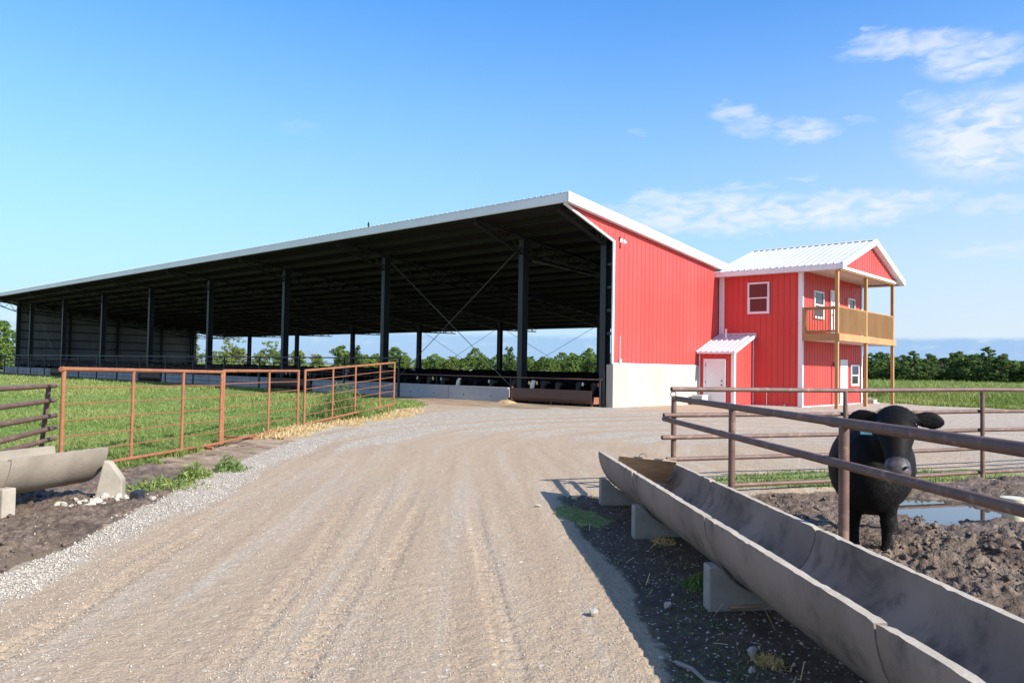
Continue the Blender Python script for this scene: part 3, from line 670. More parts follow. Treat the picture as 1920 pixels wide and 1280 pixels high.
    # flood lamp and conduit on the end wall
    m = MB(); m.box(XE+.021, XE+.06, 25.24, 25.38, 6.56, 6.72); m.tube([(XE+.06, 25.31, 6.64), (XE+.17, 25.31, 6.60)], 0.03, 8); m.tube([(XE+.17, 25.31, 6.64), (XE+.24, 25.31, 6.50)], [0.05, 0.085], 12); lamp = m.build('flood_lamp', M['white'], P)
    m = MB(); m.box(XE+.021, XE+.05, 25.20, 25.30, 6.66, 6.78); m.build('lamp_bracket', M['black'], lamp)
    m = MB(); m.tube([(XE+.045, 25.33, 1.95), (XE+.045, 25.33, 2.9)], 0.014, 6); m.box(XE+.022, XE+.09, 25.26, 25.40, 1.82, 1.99); m.build('conduit', M['utility'], P)
barn()

# feed bunk in front of the columns: precast panels with steel troughs in the gaps
BY = 24.42
GB = lambda x, y=BY-0.15: gz(x, y)
runs = [(-22.6, -37.4, 4), (-42.1, -56.7, 4), (-60.9, -77.9, 4), (-80.7, -95.5, 4)]
def bunk_panel(x1, x0, first):
    g = GB((x0+x1)/2)
    r = thing('feed_bunk_panel', ((x0+x1)/2, BY, 0), first, 'bunk panel', 'precast concrete panels of the feed bunk')
    m = MB(); zt = 0.735
    m.prism([(x0+.012, BY-0.08, -0.1), (x0+.012, BY+0.09, -0.1), (x0+.012, BY+0.06, zt), (x0+.012, BY-0.065, zt)], (x1-x0-.024, 0, 0)); m.build('panel', M['bunk'], r, bevel=0.012)
    for q in (0.27, 0.73):
        xx = x0 + q*(x1-x0); b = MB(); b.tube([(xx, BY-0.0845, 0.34), (xx, BY-0.06, 0.34)], 0.035, 8); b.build('lifting_hole', M['black'], r)
ordinals = ['beside the brown steel trough, nearest the red wall', 'second from the brown steel trough', 'third from the brown steel trough, behind the pipe fence end', 'fourth from the brown steel trough, behind the rusty gate']
for ri, (xa, xb, n) in enumerate(runs):
    w = (xb-xa)/n
    for k in range(n):
        lab = 'grey concrete bunk panel ' + (ordinals[k] if ri == 0 else ['', 'behind the dark pipe fence and middle gate', 'behind the dark pipe fence and the leftmost gate', 'at the far left end of the barn'][ri])
        bunk_panel(xa + w*k, xa + w*(k+1), lab)
def steel_trough(xa, xb, lab):
    r = thing('steel_feed_trough', ((xa+xb)/2, BY, 0), lab, 'steel trough', 'rusty steel feed troughs between the bunk panels')
    prof = [(BY-0.12, 0.74), (BY-0.12, 0.36), (BY-0.02, 0.22), (BY+0.36, 0.22), (BY+0.48, 0.36), (BY+0.50, 0.50)]
    m = MB(); t = 0.012
    for (a, b) in zip(prof[:-1], prof[1:]):
        m.prism([(xa, a[0], a[1]), (xa, b[0], b[1]), (xa, b[0], b[1]+0.0), (xa, a[0]+t, a[1]+(t if a[1] < .5 else 0))], (xb-xa, 0, 0)) if False else m.beam((((xa+xb)/2), a[0], a[1]), ((xa+xb)/2, b[0], b[1]), abs(xb-xa), 0.012, up=(0, b[1]-a[1], -(b[0]-a[0])))
    m.build('trough_body', M['steel_trough'], r)
    for xe in (xa-0.02, xb+0.02):
        e = MB(); e.prism([(xe, BY+0.02, 0.40), (xe, BY-0.02, 0.22), (xe, BY+0.36, 0.22), (xe, BY+0.48, 0.36), (xe, BY+0.50, 0.48), (xe, BY+.02, .48)], (0.012, 0, 0)); e.build('end_plate', M['rust'], r)
    for xe in (max(xa, xb)-0.06, min(xa, xb)+0.06, (xa+xb)/2):
        e = MB(); e.box(xe-.03, xe+.03, BY-.03, BY+.03, 0.0, 0.22); e.box(xe-.03, xe+.03, BY+.33, BY+.39, 0.0, 0.22); e.build('foot', M['steel_trough'], r)
    e = MB(); e.box(min(xa, xb)-0.10, min(xa, xb)-0.03, BY-.05, BY+.02, 0.05, 0.78); e.box(min(xa, xb)-.1, min(xa, xb)+.08, BY-.07, BY-.05, 0.52, 0.60); e.build('bracket', M['rust'], r)
steel_trough(-22.35, -18.15, 'brown rusty steel feed trough with orange end plate beside the red wall')
steel_trough(-41.97, -37.55, 'dark steel feed trough in the bunk behind the middle rusty gate')
steel_trough(-60.8, -56.85, 'dark steel feed trough behind the leftmost rusty gate')
steel_trough(-80.55, -78.0, 'dark steel feed trough just left of the tall gate post')
m = MB(); m.tube([(-17.95, BY+0.30, 1.17), (-95.5, BY+0.30, 1.17)], 0.026, 8)
nr = thing('neck_rail', (-55, BY+.3, 0), 'long steel neck rail above the feed bunk in front of the cattle', 'rail'); m.build('pipe', M['brown'], nr)
for x in [-18.1 - 4.75*k for k in range(17)]:
    m = MB(); m.tube([(x, BY+.36, 0), (x, BY+.36, 1.2)], 0.028, 8); m.build('rail_post', M['steel'], nr)
# spilled feed at the trough's end
def mound(name, cx, cy, rx, ry, h, mat, lab, cat, seed, n=26, kind=None):
    rng = random.Random(seed); m = MB(); vs = []; fs = []; rings = 7
    for i in range(rings+1):
        q = i/rings
        for k in range(n):
            a = 2*math.pi*k/n; w = 1 + 0.25*math.sin(a*2+seed) + 0.15*math.sin(a*5+seed*2) + rng.uniform(-.05, .05)
            x, y = cx + rx*q*w*math.cos(a), cy + ry*q*w*math.sin(a)
            vs.append((x, y, gz(x, y) - 0.01 + h*(1-q*q)*(1+rng.uniform(-.12, .12))))
    for i in range(rings):
        for k in range(n): fs.append((i*n+k, (i+1)*n+k, (i+1)*n+(k+1) % n, i*n+(k+1) % n))
    m.add(vs, fs); o = m.build(name, mat, origin=(cx, cy, gz(cx, cy)), smooth=True); tag(o, lab, cat, kind=kind); return o
mound('spilled_feed', -22.3, 23.95, 0.55, 0.38, 0.13, M['feed'], 'small golden heap of spilled feed where the brown steel trough meets the concrete panel', 'feed heap', 3)

# ------------------------------------------------------------------ red two-storey house with a balcony
HX, HY, HY2 = -13.65, 33.38, 40.9
PXX = -12.05                                # outer face of the porch
HOUSE = thing('red_house', (-15.6, 37.1, 0.05), 'two-storey red ribbed-steel house with white roof and timber balcony', 'house')
def window(x0, x1, z0, z1, face, at, P, lab=None, sashes=True):
    """face 'y': looks to -Y in plane y=at, across x; face 'x': looks to +X in plane x=at, across y"""
    def bx(m, a0, a1, d0, d1, b0, b1):
        if face == 'y': m.box(a0, a1, at-d1, at-d0, b0, b1)
        else: m.box(at+d0, at+d1, a0, a1, b0, b1)
    w = 0.075; m = MB()
    bx(m, x0, x1, 0.0, 0.07, z0, z0+w); bx(m, x0, x1, 0.0, 0.07, z1-w, z1); bx(m, x0, x0+w, 0.0, 0.07, z0+w, z1-w); bx(m, x1-w, x1, 0.0, 0.07, z0+w, z1-w)
    zm = (z0+z1)/2; bx(m, x0+w, x1-w, 0.0, 0.055, zm-0.025, zm+0.03); bx(m, x0+w, x0+w+.03, 0, .05, z0+w, zm-.025); bx(m, x1-w-.03, x1-w, 0, .05, z0+w, zm-.025); bx(m, x0+w+.03, x1-w-.03, 0, .05, z0+w, z0+w+.03)
    f = m.build('window', M['white'], P)
    g = MB(); bx(g, x0+w, x1-w, 0.026, 0.032, zm+0.03, z1-w); g.build('pane', M['glass'], f)
    g = MB(); bx(g, x0+w+.03, x1-w-.03, 0.026, 0.032, z0+w+.03, zm-.025); g.build('pane', M['glass'], f)
    return f
def house():
    P = HOUSE
    zt = 6.06
    m = MB(); ribbed(m, XE+0.3, HX-0.14, lambda u: 0.10, lambda u: zt, lambda u, v: (u, HY, v), (0, -1, 0), 0.27, 0.032, 0.032, False); m.build('wall', M['red'], P)
    m = MB(); ribbed(m, HY+0.14, HY2-0.12, lambda u: 0.12, lambda u: zt, lambda u, v: (HX, u, v), (1, 0, 0), 0.305, 0.028, 0.02, False); m.build('wall', M['red'], P)
    m = MB(); m.add([(XE-.1, HY2, 0), (HX, HY2, 0), (HX, HY2, zt), (XE-.1, HY2, zt)], [(0, 1, 2, 3)]); m.build('wall', M['red'], P)
    m = MB(); m.box(XE+0.05, XE+0.30, HY-0.04, HY+.02, 2.6, 6.02); m.box(HX-0.14, HX+0.035, HY-0.035, HY+0.14, 0.02, zt); m.box(HX+.0, HX+0.035, HY2-0.12, HY2+0.03, 0.02, zt); m.build('corner_trim', M['white'], P)
    m = MB(); m.box(-15.85, HX-0.14, HY-0.03, HY, 0.04, 0.115); m.box(HX, HX+0.03, HY+0.14, HY2-0.12, 0.04, 0.125); m.build('base_trim', M['white'], P)
    m = MB(); m.box(XE-.2, PXX+0.35, HY-0.5 if False else HY-0.02, HY2+0.05, -0.3, 0.035); m.build('floor_slab', M['slab'], P)
    # roof
    yr, zrg, ye, ye2, ze = 37.14, 7.57, 33.0, 41.28, 6.08
    sl = (zrg-ze)/(yr-ye); xa, xb = XE-0.05, -11.78
    nl = Vector((0, -sl, 1)).normalized(); nr_ = Vector((0, sl, 1)).normalized()
    m = MB(); ribbed(m, xa, xb, lambda u: ye-0.05, lambda u: yr, lambda u, v: (u, v, ze + sl*(v-ye) + 0.10), nl, 0.305, 0.035, 0.035, False)
    ribbed(m, xa, xb, lambda u: yr, lambda u: ye2+0.05, lambda u, v: (u, v, ze + sl*(ye2-v) + 0.10), nr_, 0.305, 0.035, 0.035, False); rf = m.build('roof', M['galv'], P)
    m = MB(); m.prism([(xa, yr-0.16, zrg+0.10-0.16*sl+.04), (xa, yr, zrg+0.155), (xa, yr+0.16, zrg+0.10-0.16*sl+.04)], (xb-xa, 0, 0)); m.build('ridge_cap', M['galv'], rf)
    m = MB(); m.box(xa, xb+.0, ye-0.03, ye, ze-0.14, ze+0.09); m.build('eave_fascia', M['white'], P)
    m = MB(); m.box(xa, xb, ye2, ye2+0.03, ze-0.14, ze+0.09); m.build('eave_fascia', M['white'], P)
    m = MB()
    for (y0, y1) in ((ye-0.06, yr), (ye2+0.06, yr)):
        s = 1 if y1 > y0 else -1
        m.prism([(xb, y0, ze-0.13), (xb, y1, zrg-0.13), (xb, y1, zrg+0.15), (xb, y0, ze+0.13)], (0.04, 0, 0))
        m.prism([(xb-0.24, y0, ze-0.115), (xb-0.24, y1, zrg-0.115), (xb-0.24, y1, zrg-0.10), (xb-0.24, y0, ze-0.10)], (0.24, 0, 0))
    m.build('rake_trim', M['white'], P)
    # eave soffits, porch ceiling and gable
    m = MB(); m.box(xa, xb-.25, ye, HY, ze-0.13, ze-0.115); m.box(xa, xb-.25, HY2, ye2, ze-.13, ze-.115); m.box(HX, PXX+0.02, HY, HY2, zt-0.035, zt-0.015); m.build('porch_ceiling', M['soffit'], P)
    gx = PXX+0.03; zl = 6.10
    m = MB(); ribbed(m, HY-0.05, HY2+0.1, lambda u: zl, lambda u: max(zl+.001, zrg-0.10-sl*abs(u-yr)), lambda u, v: (gx, u, v), (1, 0, 0), 0.305, 0.028, 0.02, False); m.build('gable', M['red'], P)
    m = MB(); m.box(gx-.01, gx+0.045, HY-0.1, HY2+0.12, zl-0.10, zl+0.02); m.build('gable_trim', M['white'], P)
    m = MB(); m.box(gx-0.16, gx-0.012, HY-0.03, HY2+0.03, zl-0.16, zl-0.06); m.build('porch_beam', M['wood'], P)
    # balcony
    m = MB(); m.box(PXX-0.04, PXX+0.02, HY-0.03, HY2+0.05, 2.97, 3.27); m.box(HX+.04, PXX-0.04, HY-0.03, HY+0.02, 2.97, 3.27); m.box(HX+.04, PXX-.04, HY2, HY2+.05, 2.97, 3.27); m.build('deck_beam', M['wood'], P)
    m = MB(); m.box(HX+.04, PXX-0.04, HY+0.02, HY2, 3.22, 3.262); m.build('deck_boards', M['wood'], P)
    m = MB(); m.box(HX+.04, PXX-0.04, HY+0.02, HY2, 2.985, 3.0); m.build('deck_soffit', M['soffit'], P)
    for y in (HY+0.05, 36.95, 40.78):
        m = MB(); m.box(PXX-0.18, PXX-0.045, y-0.07, y+0.07, 0.10, 2.97); m.build('porch_post', M['wood'], P)
        m = MB(); m.box(PXX-0.18, PXX-0.045, y-0.07, y+0.07, 3.27, 5.94); m.build('porch_post', M['wood'], P)
        m = MB(); m.box(PXX-0.20, PXX-0.025, y-0.09, y+0.09, 0.036, 0.10); m.build('post_base', M['wire'], P)
    m = MB(); m.box(HX+0.04, HX+0.17, HY-0.02, HY+0.11, 3.27, 4.42); m.build('railing_post', M['wood'], P)
    def railing(p0, p1, nb):
        m = MB(); (xa_, ya_), (xb_, yb_) = p0, p1
        m.beam((xa_, ya_, 4.40), (xb_, yb_, 4.40), 0.09, 0.04); m.beam((xa_, ya_, 4.33), (xb_, yb_, 4.33), 0.035, 0.085); m.beam((xa_, ya_, 3.37), (xb_, yb_, 3.37), 0.04, 0.085)
        for k in range(nb):
            q = (k+0.5)/nb; x, y = xa_+(xb_-xa_)*q, ya_+(yb_-ya_)*q; out = 0.036
            if abs(xb_-xa_) < 0.01: m.box(x+out-.018, x+out+.018, y-.018, y+.018, 3.30, 4.375)
            else: m.box(x-.018, x+.018, y-out-.018, y-out+.018, 3.30, 4.375)
        m.build('railing', M['wood'], P)
    railing((HX+0.17, HY+0.04), (PXX-0.18, HY+0.04), 11)
    railing((PXX-0.09, HY+0.12), (PXX-0.09, 36.88), 30); railing((PXX-0.09, 37.02), (PXX-0.09, 40.71), 32)
    railing((HX+0.17, HY2-0.04), (PXX-0.18, HY2-0.04), 11)
    # openings
    window(-16.12, -15.10, 4.20, 5.62, 'y', HY-0.02, P)
    window(34.60, 35.72, 4.02, 5.26, 'x', HX+0.018, P); window(38.82, 39.72, 4.02, 5.24, 'x', HX+0.018, P); window(39.22, 40.32, 0.98, 2.02, 'x', HX+0.018, P)
    def door(y0, y1, z0, z1):
        f = HX+0.018
        m = MB(); m.box(f, f+0.06, y0-.09, y0, z0, z1+.09); m.box(f, f+.06, y1, y1+.09, z0, z1+.09); m.box(f, f+.06, y0, y1, z1, z1+.09); fr = m.build('door_frame', M['white'], P)
        m = MB(); m.box(f, f+0.035, y0, y1, z0, z1); m.box(f+.035, f+.042, y0+.12, y1-.12, z0+.2, z0+.9); m.box(f+.035, f+.042, y0+.12, y1-.12, z0+1.05, z1-.15); d = m.build('door', M['door'], P)
        m = MB(); m.tube([(f+.035, y0+.08, z0+1.0), (f+.09, y0+.08, z0+1.0)], [0.02, 0.032], 8); m.build('door_handle', M['black'], d)
    door(36.66, 37.54, 3.29, 5.36); door(37.9, 38.66, 0.05, 2.15)
    m = MB(); m.box(HX+.02, HX+.06, 37.0, 37.12, 1.93, 2.10); m.box(HX+.06, HX+.14, 37.015, 37.105, 1.86, 2.02); m.build('wall_lamp', M['black'], P)
    m = MB(); m.box(HX+.065, HX+.135, 37.02, 37.10, 1.78, 1.86); m.build('lamp_glass', M['white'], P)
    m = MB(); m.tube([(-15.19, HY-0.06, 0.0), (-15.19, HY-0.06, 0.80), (-15.19, HY-.06, .86)], 0.022, 8); m.box(-15.30, -15.08, HY-0.10, HY-0.025, 0.85, 0.90); m.build('vent_pipe', M['white'], P)
    m = MB(); m.tube([(-14.35, HY-.03, .16), (-14.35, HY-.14, .14)], 0.04, 8); m.build('tap', M['utility'], P)
house()

# lean-to entry with the white door
SHED = thing('entry_shed', (-16.7, 32.4, 0.0), 'small red lean-to shed with white ribbed roof and white door against the house', 'shed')
def shed():
    P = SHED; x0, x1, y0, y1, z0, ze = XE+0.06, -15.85, 31.5, HY-0.03, 0.10, 2.45
    zt = ze + (y1-y0)*0.40
    m = MB(); ribbed(m, x0, x1-.12, lambda u: z0, lambda u: ze, lambda u, v: (u, y0, v), (0, -1, 0), 0.27, 0.032, 0.03, False); m.build('wall', M['red'], P)
    m = MB(); ribbed(m, y0+.12, y1, lambda u: z0, lambda u: ze + (u-y0)*0.40, lambda u, v: (x1, u, v), (1, 0, 0), 0.27, 0.028, 0.018, False); m.build('wall', M['red'], P)
    m = MB(); m.box(x1-.12, x1+.03, y0-.03, y0+.12, z0-.05, ze+.02); m.box(x0-.0, x0+.06, y0-.03, y0, 0.0, ze+.02); m.box(x1, x1+.03, y1-.06, y1, z0-.05, zt); m.build('corner_trim', M['white'], P)
    n = Vector((0, -0.40, 1)).normalized()
    m = MB(); ribbed(m, x0-.05, x1+.14, lambda u: y0-.22, lambda u: y1, lambda u, v: (u, v, ze + (v-y0)*0.40 + 0.07), n, 0.26, 0.035, 0.035, False); m.build('roof', M['galv'], P)
    m = MB(); m.box(x0, x1+.14, y0-.225, y0-.20, ze-.10, ze-.02); m.prism([(x1+.12, y0-.22, ze-.12), (x1+.12, y1, zt-.03), (x1+.12, y1, zt+.09), (x1+.12, y0-.22, ze+.0)], (.03, 0, 0)); m.box(x0, x1+.12, y0-.2, y0, ze-.02, ze-.005); m.build('fascia', M['white'], P)
    m = MB(); m.box(x0+.02, x1+.14, y1-.02, y1+.0, zt+.075, zt+.15); m.build('flashing', M['utility'], P)
    m = MB(); m.tube([(-16.96, y1-.45, zt-.2), (-16.96, y1-.45, zt+0.33)], 0.045, 10); m.build('vent_pipe', M['white'], P)
    f = y0-.02; a, b, zb, zd = -17.28, -16.22, 0.10, 2.13
    m = MB(); m.box(a, a+.09, f-.05, f, zb, zd); m.box(b-.09, b, f-.05, f, zb, zd); m.box(a+.09, b-.09, f-.05, f, zd-.09, zd); m.build('door_frame', M['white'], P)
    m = MB(); m.box(a+.09, b-.09, f-.03, f, zb, zd-.09)
    d = m.build('door', M['door'], P)
    for z in (0.98, 1.16):
        m = MB(); m.tube([(b-.17, f-.03, z), (b-.17, f-.075, z)], [0.02, 0.034], 10); m.build('door_handle', M['black'], d)
    for z in (0.35, 1.1, 1.85):
        m = MB(); m.box(a+.085, a+.105, f-.056, f-.03, z-.05, z+.05); m.build('hinge', M['black'], d)
    m = MB(); m.box(a-.2, b+.2, y0-.75, y0-.0, -0.25, 0.06); m.build('door_step', M['slab'], P)
shed()
ub = thing('utility_box', (-17.15, 30.9, gz(-17.15, 30.9)), 'pale grey louvred utility box on the ground beside the concrete wall', 'utility box')
m = MB(); z = gz(-17.15, 30.9); m.box(-17.40, -16.9, 30.65, 31.15, z-.03, z+.42); m.build('cabinet', M['utility'], ub, bevel=.01)
m = MB()
for k in range(5): m.box(-17.36, -16.94, 30.628, 30.65, z+.07+k*.065, z+.09+k*.065)
m.build('louvre', M['wire'], ub)
m = MB(); m.box(-17.42, -16.88, 30.62, 31.17, z+.42, z+.44); m.build('lid', M['utility'], ub)
cs = MB(); cs.box(-13.95, -13.1, 41.0, 41.55, -0.1, 0.30); cs.box(-13.95, -13.1, 41.55, 41.95, -0.1, 0.14)
tag(cs.build('concrete_step', M['conc_new'], origin=(-13.5, 41.4, 0), bevel=.012), 'pale concrete step block on the ground beside the far corner of the red house', 'step')

# ------------------------------------------------------------------ concrete feed troughs
def trough_section(name, P0, d, side, L, a, zl, zr_, dep, mat, label, seed, wall=0.06, group=None, chips=1.0):
    """half-round section: P0 ground point under the middle of its first end, d along, side across (left lip to right lip)"""
    rng = np.random.RandomState(seed); nl, npf = 42, 22
    d = Vector(d).normalized(); side = Vector(side).normalized(); P0 = Vector(P0)
    zc = (zl+zr_)/2; tilt = (zr_-zl)/2
    def ring(rad_a, rad_d, lift):
        return [(-rad_a*math.cos(math.pi*k/(npf-1)), -rad_d*math.sin(math.pi*k/(npf-1)) + lift) for k in range(npf)]
    outer = ring(a, dep, 0); inner = ring(a-wall, dep-wall, 0)
    prof = outer + inner[::-1]; n = len(prof); vs = []; fs = []
    ph = rng.rand(4)*6
    for i in range(nl+1):
        s = L*i/nl
        for k, (u, w) in enumerate(prof):
            p = P0 + d*s + side*u; z = zc + tilt*(u/a) + w
            lip = k in (0, n-1, npf-1, npf)
            j = 0.0010*rng.randn()
            if lip:
                z += -abs(rng.randn())*0.0010*chips - 0.003*chips*max(0, math.sin(s*4.1+ph[0])*math.sin(s*9.7+ph[1]))
                if rng.rand() < 0.025*chips: z -= 0.008
                if i in (0, nl): z -= abs(rng.randn())*0.018*chips
            vs.append((p.x + side.x*j, p.y + side.y*j, z + j))
    for i in range(nl):
        for k in range(n):
            q = (k+1) % n; fs.append((i*n+k, i*n+q, (i+1)*n+q, (i+1)*n+k))
    for base, fl in ((0, False), (nl*n, True)):
        for k in range(npf-1):
            f = (base+k, base+k+1, base+n-2-k, base+n-1-k); fs.append(f if fl else f[::-1])
    mb = MB(); mb.add(vs, fs)
    o = mb.build(name, [mat, M['rim']], origin=(P0.x + d.x*L/2, P0.y + d.y*L/2, 0.0), smooth=True)
    me = o.data
    # worn pale rim: the faces between outer and inner lip
    for p in me.polygons:
        ks = {v % n for v in p.vertices}
        if len(p.vertices) == 4 and (ks == {0, n-1} or ks == {npf-1, npf}): p.material_index = 1
    tag(o, label, 'feed trough', group); return o
dT = Vector((0.722, -0.69, 0)); sT = Vector((0.69, 0.722, 0))
def T3(t, c, z=0.0): return Vector(tr(t, c, z))
secs = [(9.62, 7.72, 'far end section of the long concrete feed trough, with a plank across its open end'),
        (7.705, 5.40, 'second section from the far end of the concrete feed trough beside the pen'),
        (5.385, 3.15, 'third section of the concrete feed trough, below the fence post the steer stands behind'),
        (3.125, 0.85, 'nearest section of the concrete feed trough, beyond the broken joint'),
        (0.835, -1.4, 'section of the concrete feed trough next to the camera')]
for i, (ta, tb, lab) in enumerate(secs):
    trough_section('concrete_trough', T3(ta, 2.145), dT, sT, ta-tb, 0.43, 0.585, 0.50, 0.47, M['trough'], lab, 11+i, group='sections of the pen feed trough')
CR = (0.5425, 0.43, 0.47)                  # cradle: the belly of the trough it carries
def support(P0, d, side, w, th, h, lab, mat=None, sink=0.12, notch=True):
    d = Vector(d).normalized(); side = Vector(side).normalized(); P0 = Vector(P0); m = MB(); n = 16
    top = [(-w/2, h)] + ([(u_, min(h, CR[0] - CR[2]*math.sqrt(max(0.0, 1-(u_/CR[1])**2)) + 0.004)) for u_ in [CR[1]*0.93*math.sin(math.pi*(k/n-0.5)) for k in range(n+1)]] if notch else []) + [(w/2, h)]
    poly = [P0 + side*(-w/2) + Vector((0, 0, -sink)), P0 + side*(w/2) + Vector((0, 0, -sink))] + [P0 + side*u + Vector((0, 0, z)) for u, z in reversed(top)]
    m.prism([p - d*th/2 for p in poly], d*th); o = m.build('trough_support', mat or M['block'], origin=tuple(P0), bevel=0.012)
    tag(o, lab, 'support block', 'concrete blocks holding up the troughs'); return o
for t, lab in ((9.45, 'concrete support block under the far end of the long trough'), (7.62, 'concrete support block under the trough joint second from the far end'),
               (5.32, 'large concrete support block under the trough in the dark soil, third from the far end'), (3.05, 'concrete support block under the nearest trough joint')):
    support(T3(t, 2.145), dT, sT, 0.87, 0.14, 0.27, lab)
# plank across the trough's open end, with a wire loop
pk = MB(); c0, c1 = T3(9.12, 1.84, 0.46), T3(8.92, 2.46, 0.42); ax = (c1-c0)
pk.obox((c0+c1)/2, ax/2, ax.normalized().cross(Vector((0.25, -0.24, 0.94)).normalized())*0.02, Vector((0.12, -0.11, 0.145)))
po = pk.build('plank', M['plank'], origin=tuple((c0+c1)/2), bevel=0.004); tag(po, 'old wooden plank wedged across the far end of the concrete trough', 'plank')
m = MB(); q = (c0+c1)/2 + Vector((-.02, 0, .10)); m.tube([q + Vector((0.045*math.cos(a)*0.7, 0.045*math.cos(a)*0.7, 0.05*math.sin(a)+.03)) for a in [math.pi*k/10-.3 for k in range(13)]], 0.004, 6, True)
tag(m.build('wire_loop', M['wire'], origin=tuple(q)), 'thin bent wire loop on the plank at the end of the trough', 'wire loop')
# left trough
dL = Vector((0.45, -0.893, 0)); sL = Vector((-0.893, -0.45, 0)) * -1.0
LE = Vector((-10.27, 3.45, 0))
trough_section('concrete_trough', LE, dL, sL, 1.30, 0.43, 0.54, 0.56, 0.44, M['trough_pale'], 'pale concrete trough end section beside the rusty gate, above white rocks', 31, group='sections of the left feed trough')
trough_section('concrete_trough', LE + dL*1.315, dL, sL, 2.3, 0.43, 0.53, 0.55, 0.44, M['trough_pale'], 'pale concrete trough section running out of the picture at the left edge', 32, group='sections of the left feed trough')
CR = (0.54, 0.43, 0.44)
support(LE + dL*1.34, dL, sL, 0.92, 0.16, 0.26, 'pale concrete support block under the left trough joint', M['old_conc'])
support(LE + dL*3.3, dL, sL, 0.92, 0.16, 0.26, 'pale concrete support block under the left trough outside the picture edge', M['old_conc'])
m = MB(); b0 = Vector((-9.72, 3.58, 0)); u = Vector((0.66, 0.73, 0)).normalized(); w = Vector((-0.73, 0.66, 0))
m.prism([b0 - u*0.16 + Vector((0, 0, -.1)), b0 + u*0.17 + Vector((0, 0, -.1)), b0 + u*0.165 + Vector((0, 0, .20)), b0 + u*0.02 + Vector((0, 0, .40)), b0 - u*0.05 + Vector((0, 0, .42))], w*0.12)
tag(m.build('concrete_wedge', M['old_conc'], origin=tuple(b0), bevel=.015), 'upright wedge of broken concrete at the end of the left trough', 'concrete wedge')
m = MB(); g = gz(-9.55, 3.86); m.obox((-9.55, 3.86, g+.045), Vector((.055, .03, 0)), Vector((-.03, .05, .01)), Vector((0, 0, .06)))
tag(m.build('dark_block', M['steel'], origin=(-9.55, 3.86, g), bevel=.008), 'small dark square block on the soil beside the concrete wedge', 'block')

# ------------------------------------------------------------------ pipe fences of the pen
def post(m, x, y, zt, r, zb=None): m.tube([(x, y, (gz(x, y)-0.2) if zb is None else zb), (x, y, zt)], r, 12)
FC = 2.76
ff = thing('pen_fence', T3(6.0, FC), 'brown pipe fence with two rails along the concrete trough in front of the steer', 'pipe fence')
for t in (9.98, 7.80, 5.47, 2.8, 0.1):
    p = T3(t, FC); m = MB(); zt = 1.255 if t > 9 else 1.225; post(m, p.x, p.y, zt, 0.034 if t > 6 else 0.037, -0.3); m.build('post', M['brown'], ff, smooth=True)
m = MB(); m.tube([T3(9.99, FC, 1.235), T3(5.62, FC, 1.240)], 0.034, 14); m.build('rail', M['brown'], ff, smooth=True)
m = MB(); m.tube([T3(5.74, FC, 1.240), T3(5.62, FC, 1.240), T3(5.57, FC, 1.24), T3(-1.0, FC, 1.245)], [0.036, 0.043, 0.0385, 0.0385], 14); m.build('rail', M['brown'], ff, smooth=True)
m = MB(); m.pipe_open(T3(10.18, FC-0.075, 0.955), T3(-1.0, FC-0.075, 0.965), 0.032, 14); m.build('rail', M['brown'], ff, smooth=True)
bf = thing('back_fence', (-3.95, 11.3, 0), 'brown pipe fence with five rails across the back of the mud pen', 'pipe fence')
BP = [(-5.24, 8.76), (-3.98, 11.27), (-2.78, 13.65), (-1.55, 16.2), (0.9, 21.0)]
for x, y in BP[1:]:
    m = MB(); post(m, x, y, 1.35, 0.031, -0.35); m.build('post', M['brown'], bf, smooth=True)
d0 = (Vector((-3.98, 11.27, 0)) - Vector((-5.24, 8.76, 0))).normalized()
for z, ext in ((1.355, 0.03), (1.02, 0.10), (0.735, 0.12), (0.455, 0.05), (0.09, 0.0)):
    m = MB(); pts = [Vector((x, y, z + (0.03 if i >= 2 else 0.0))) for i, (x, y) in enumerate(BP)]
    off = Vector((-0.055, 0.025, 0)) if z < 1.3 else Vector((0, 0, 0)); pts = [p + off for p in pts]; pts[0] = pts[0] - d0*ext
    m.tube(pts, 0.031 if z > 1.3 else 0.029, 12); 
    rl = m.build('rail', M['brown'], bf, smooth=True)
    m = MB(); m.tube([pts[0] - d0*0.002, pts[0] + d0*0.0], 0.022, 10); m.build('pipe_mouth', M['black'], bf)
m = MB(); cp = Vector((-5.24, 8.76, 1.29)); m.tube([cp + Vector((0.035*math.cos(a)*0.74, 0.035*math.cos(a)*0.67, 0.035*math.sin(a))) for a in [2*math.pi*k/16 for k in range(17)]], 0.006, 6, False); m.build('ring', M['brown'], bf)

# brown pipe panel at the left edge
lf = thing('pipe_panel', (-12.6, 3.8, 0), 'dark brown pipe panel with slanted end post behind the left trough', 'pipe fence')
pA, pB = Vector((-12.62, 3.80, 0)), Vector((-9.7, 1.9, 0)); dd = (pB-pA).normalized()
m = MB(); m.tube([pA + Vector((-.10, -.08, -0.2)), pA + Vector((0.0, 0.0, 1.20))], 0.034, 12); m.build('post', M['brown'], lf, smooth=True)
m = MB(); m.tube([pB + dd*1.5 + Vector((0, 0, -.2)), pB + dd*1.5 + Vector((0, 0, 1.28))], 0.034, 12); m.build('post', M['brown'], lf, smooth=True)
for z, e, tl in ((1.21, 0.09, 0.05), (1.0, 0.05, 0.015), (0.775, 0.16, 0.05), (0.60, 0.15, -0.02), (0.44, 0.15, 0.035), (0.17, 0.1, 0.0)):
    m = MB(); off = Vector((.03, .05, 0)); m.pipe_open(pA - dd*e + off + Vector((0, 0, z)), pB + dd*1.6 + off + Vector((0, 0, z + tl)), 0.033, 14); m.build('rail', M['brown'], lf, smooth=True)

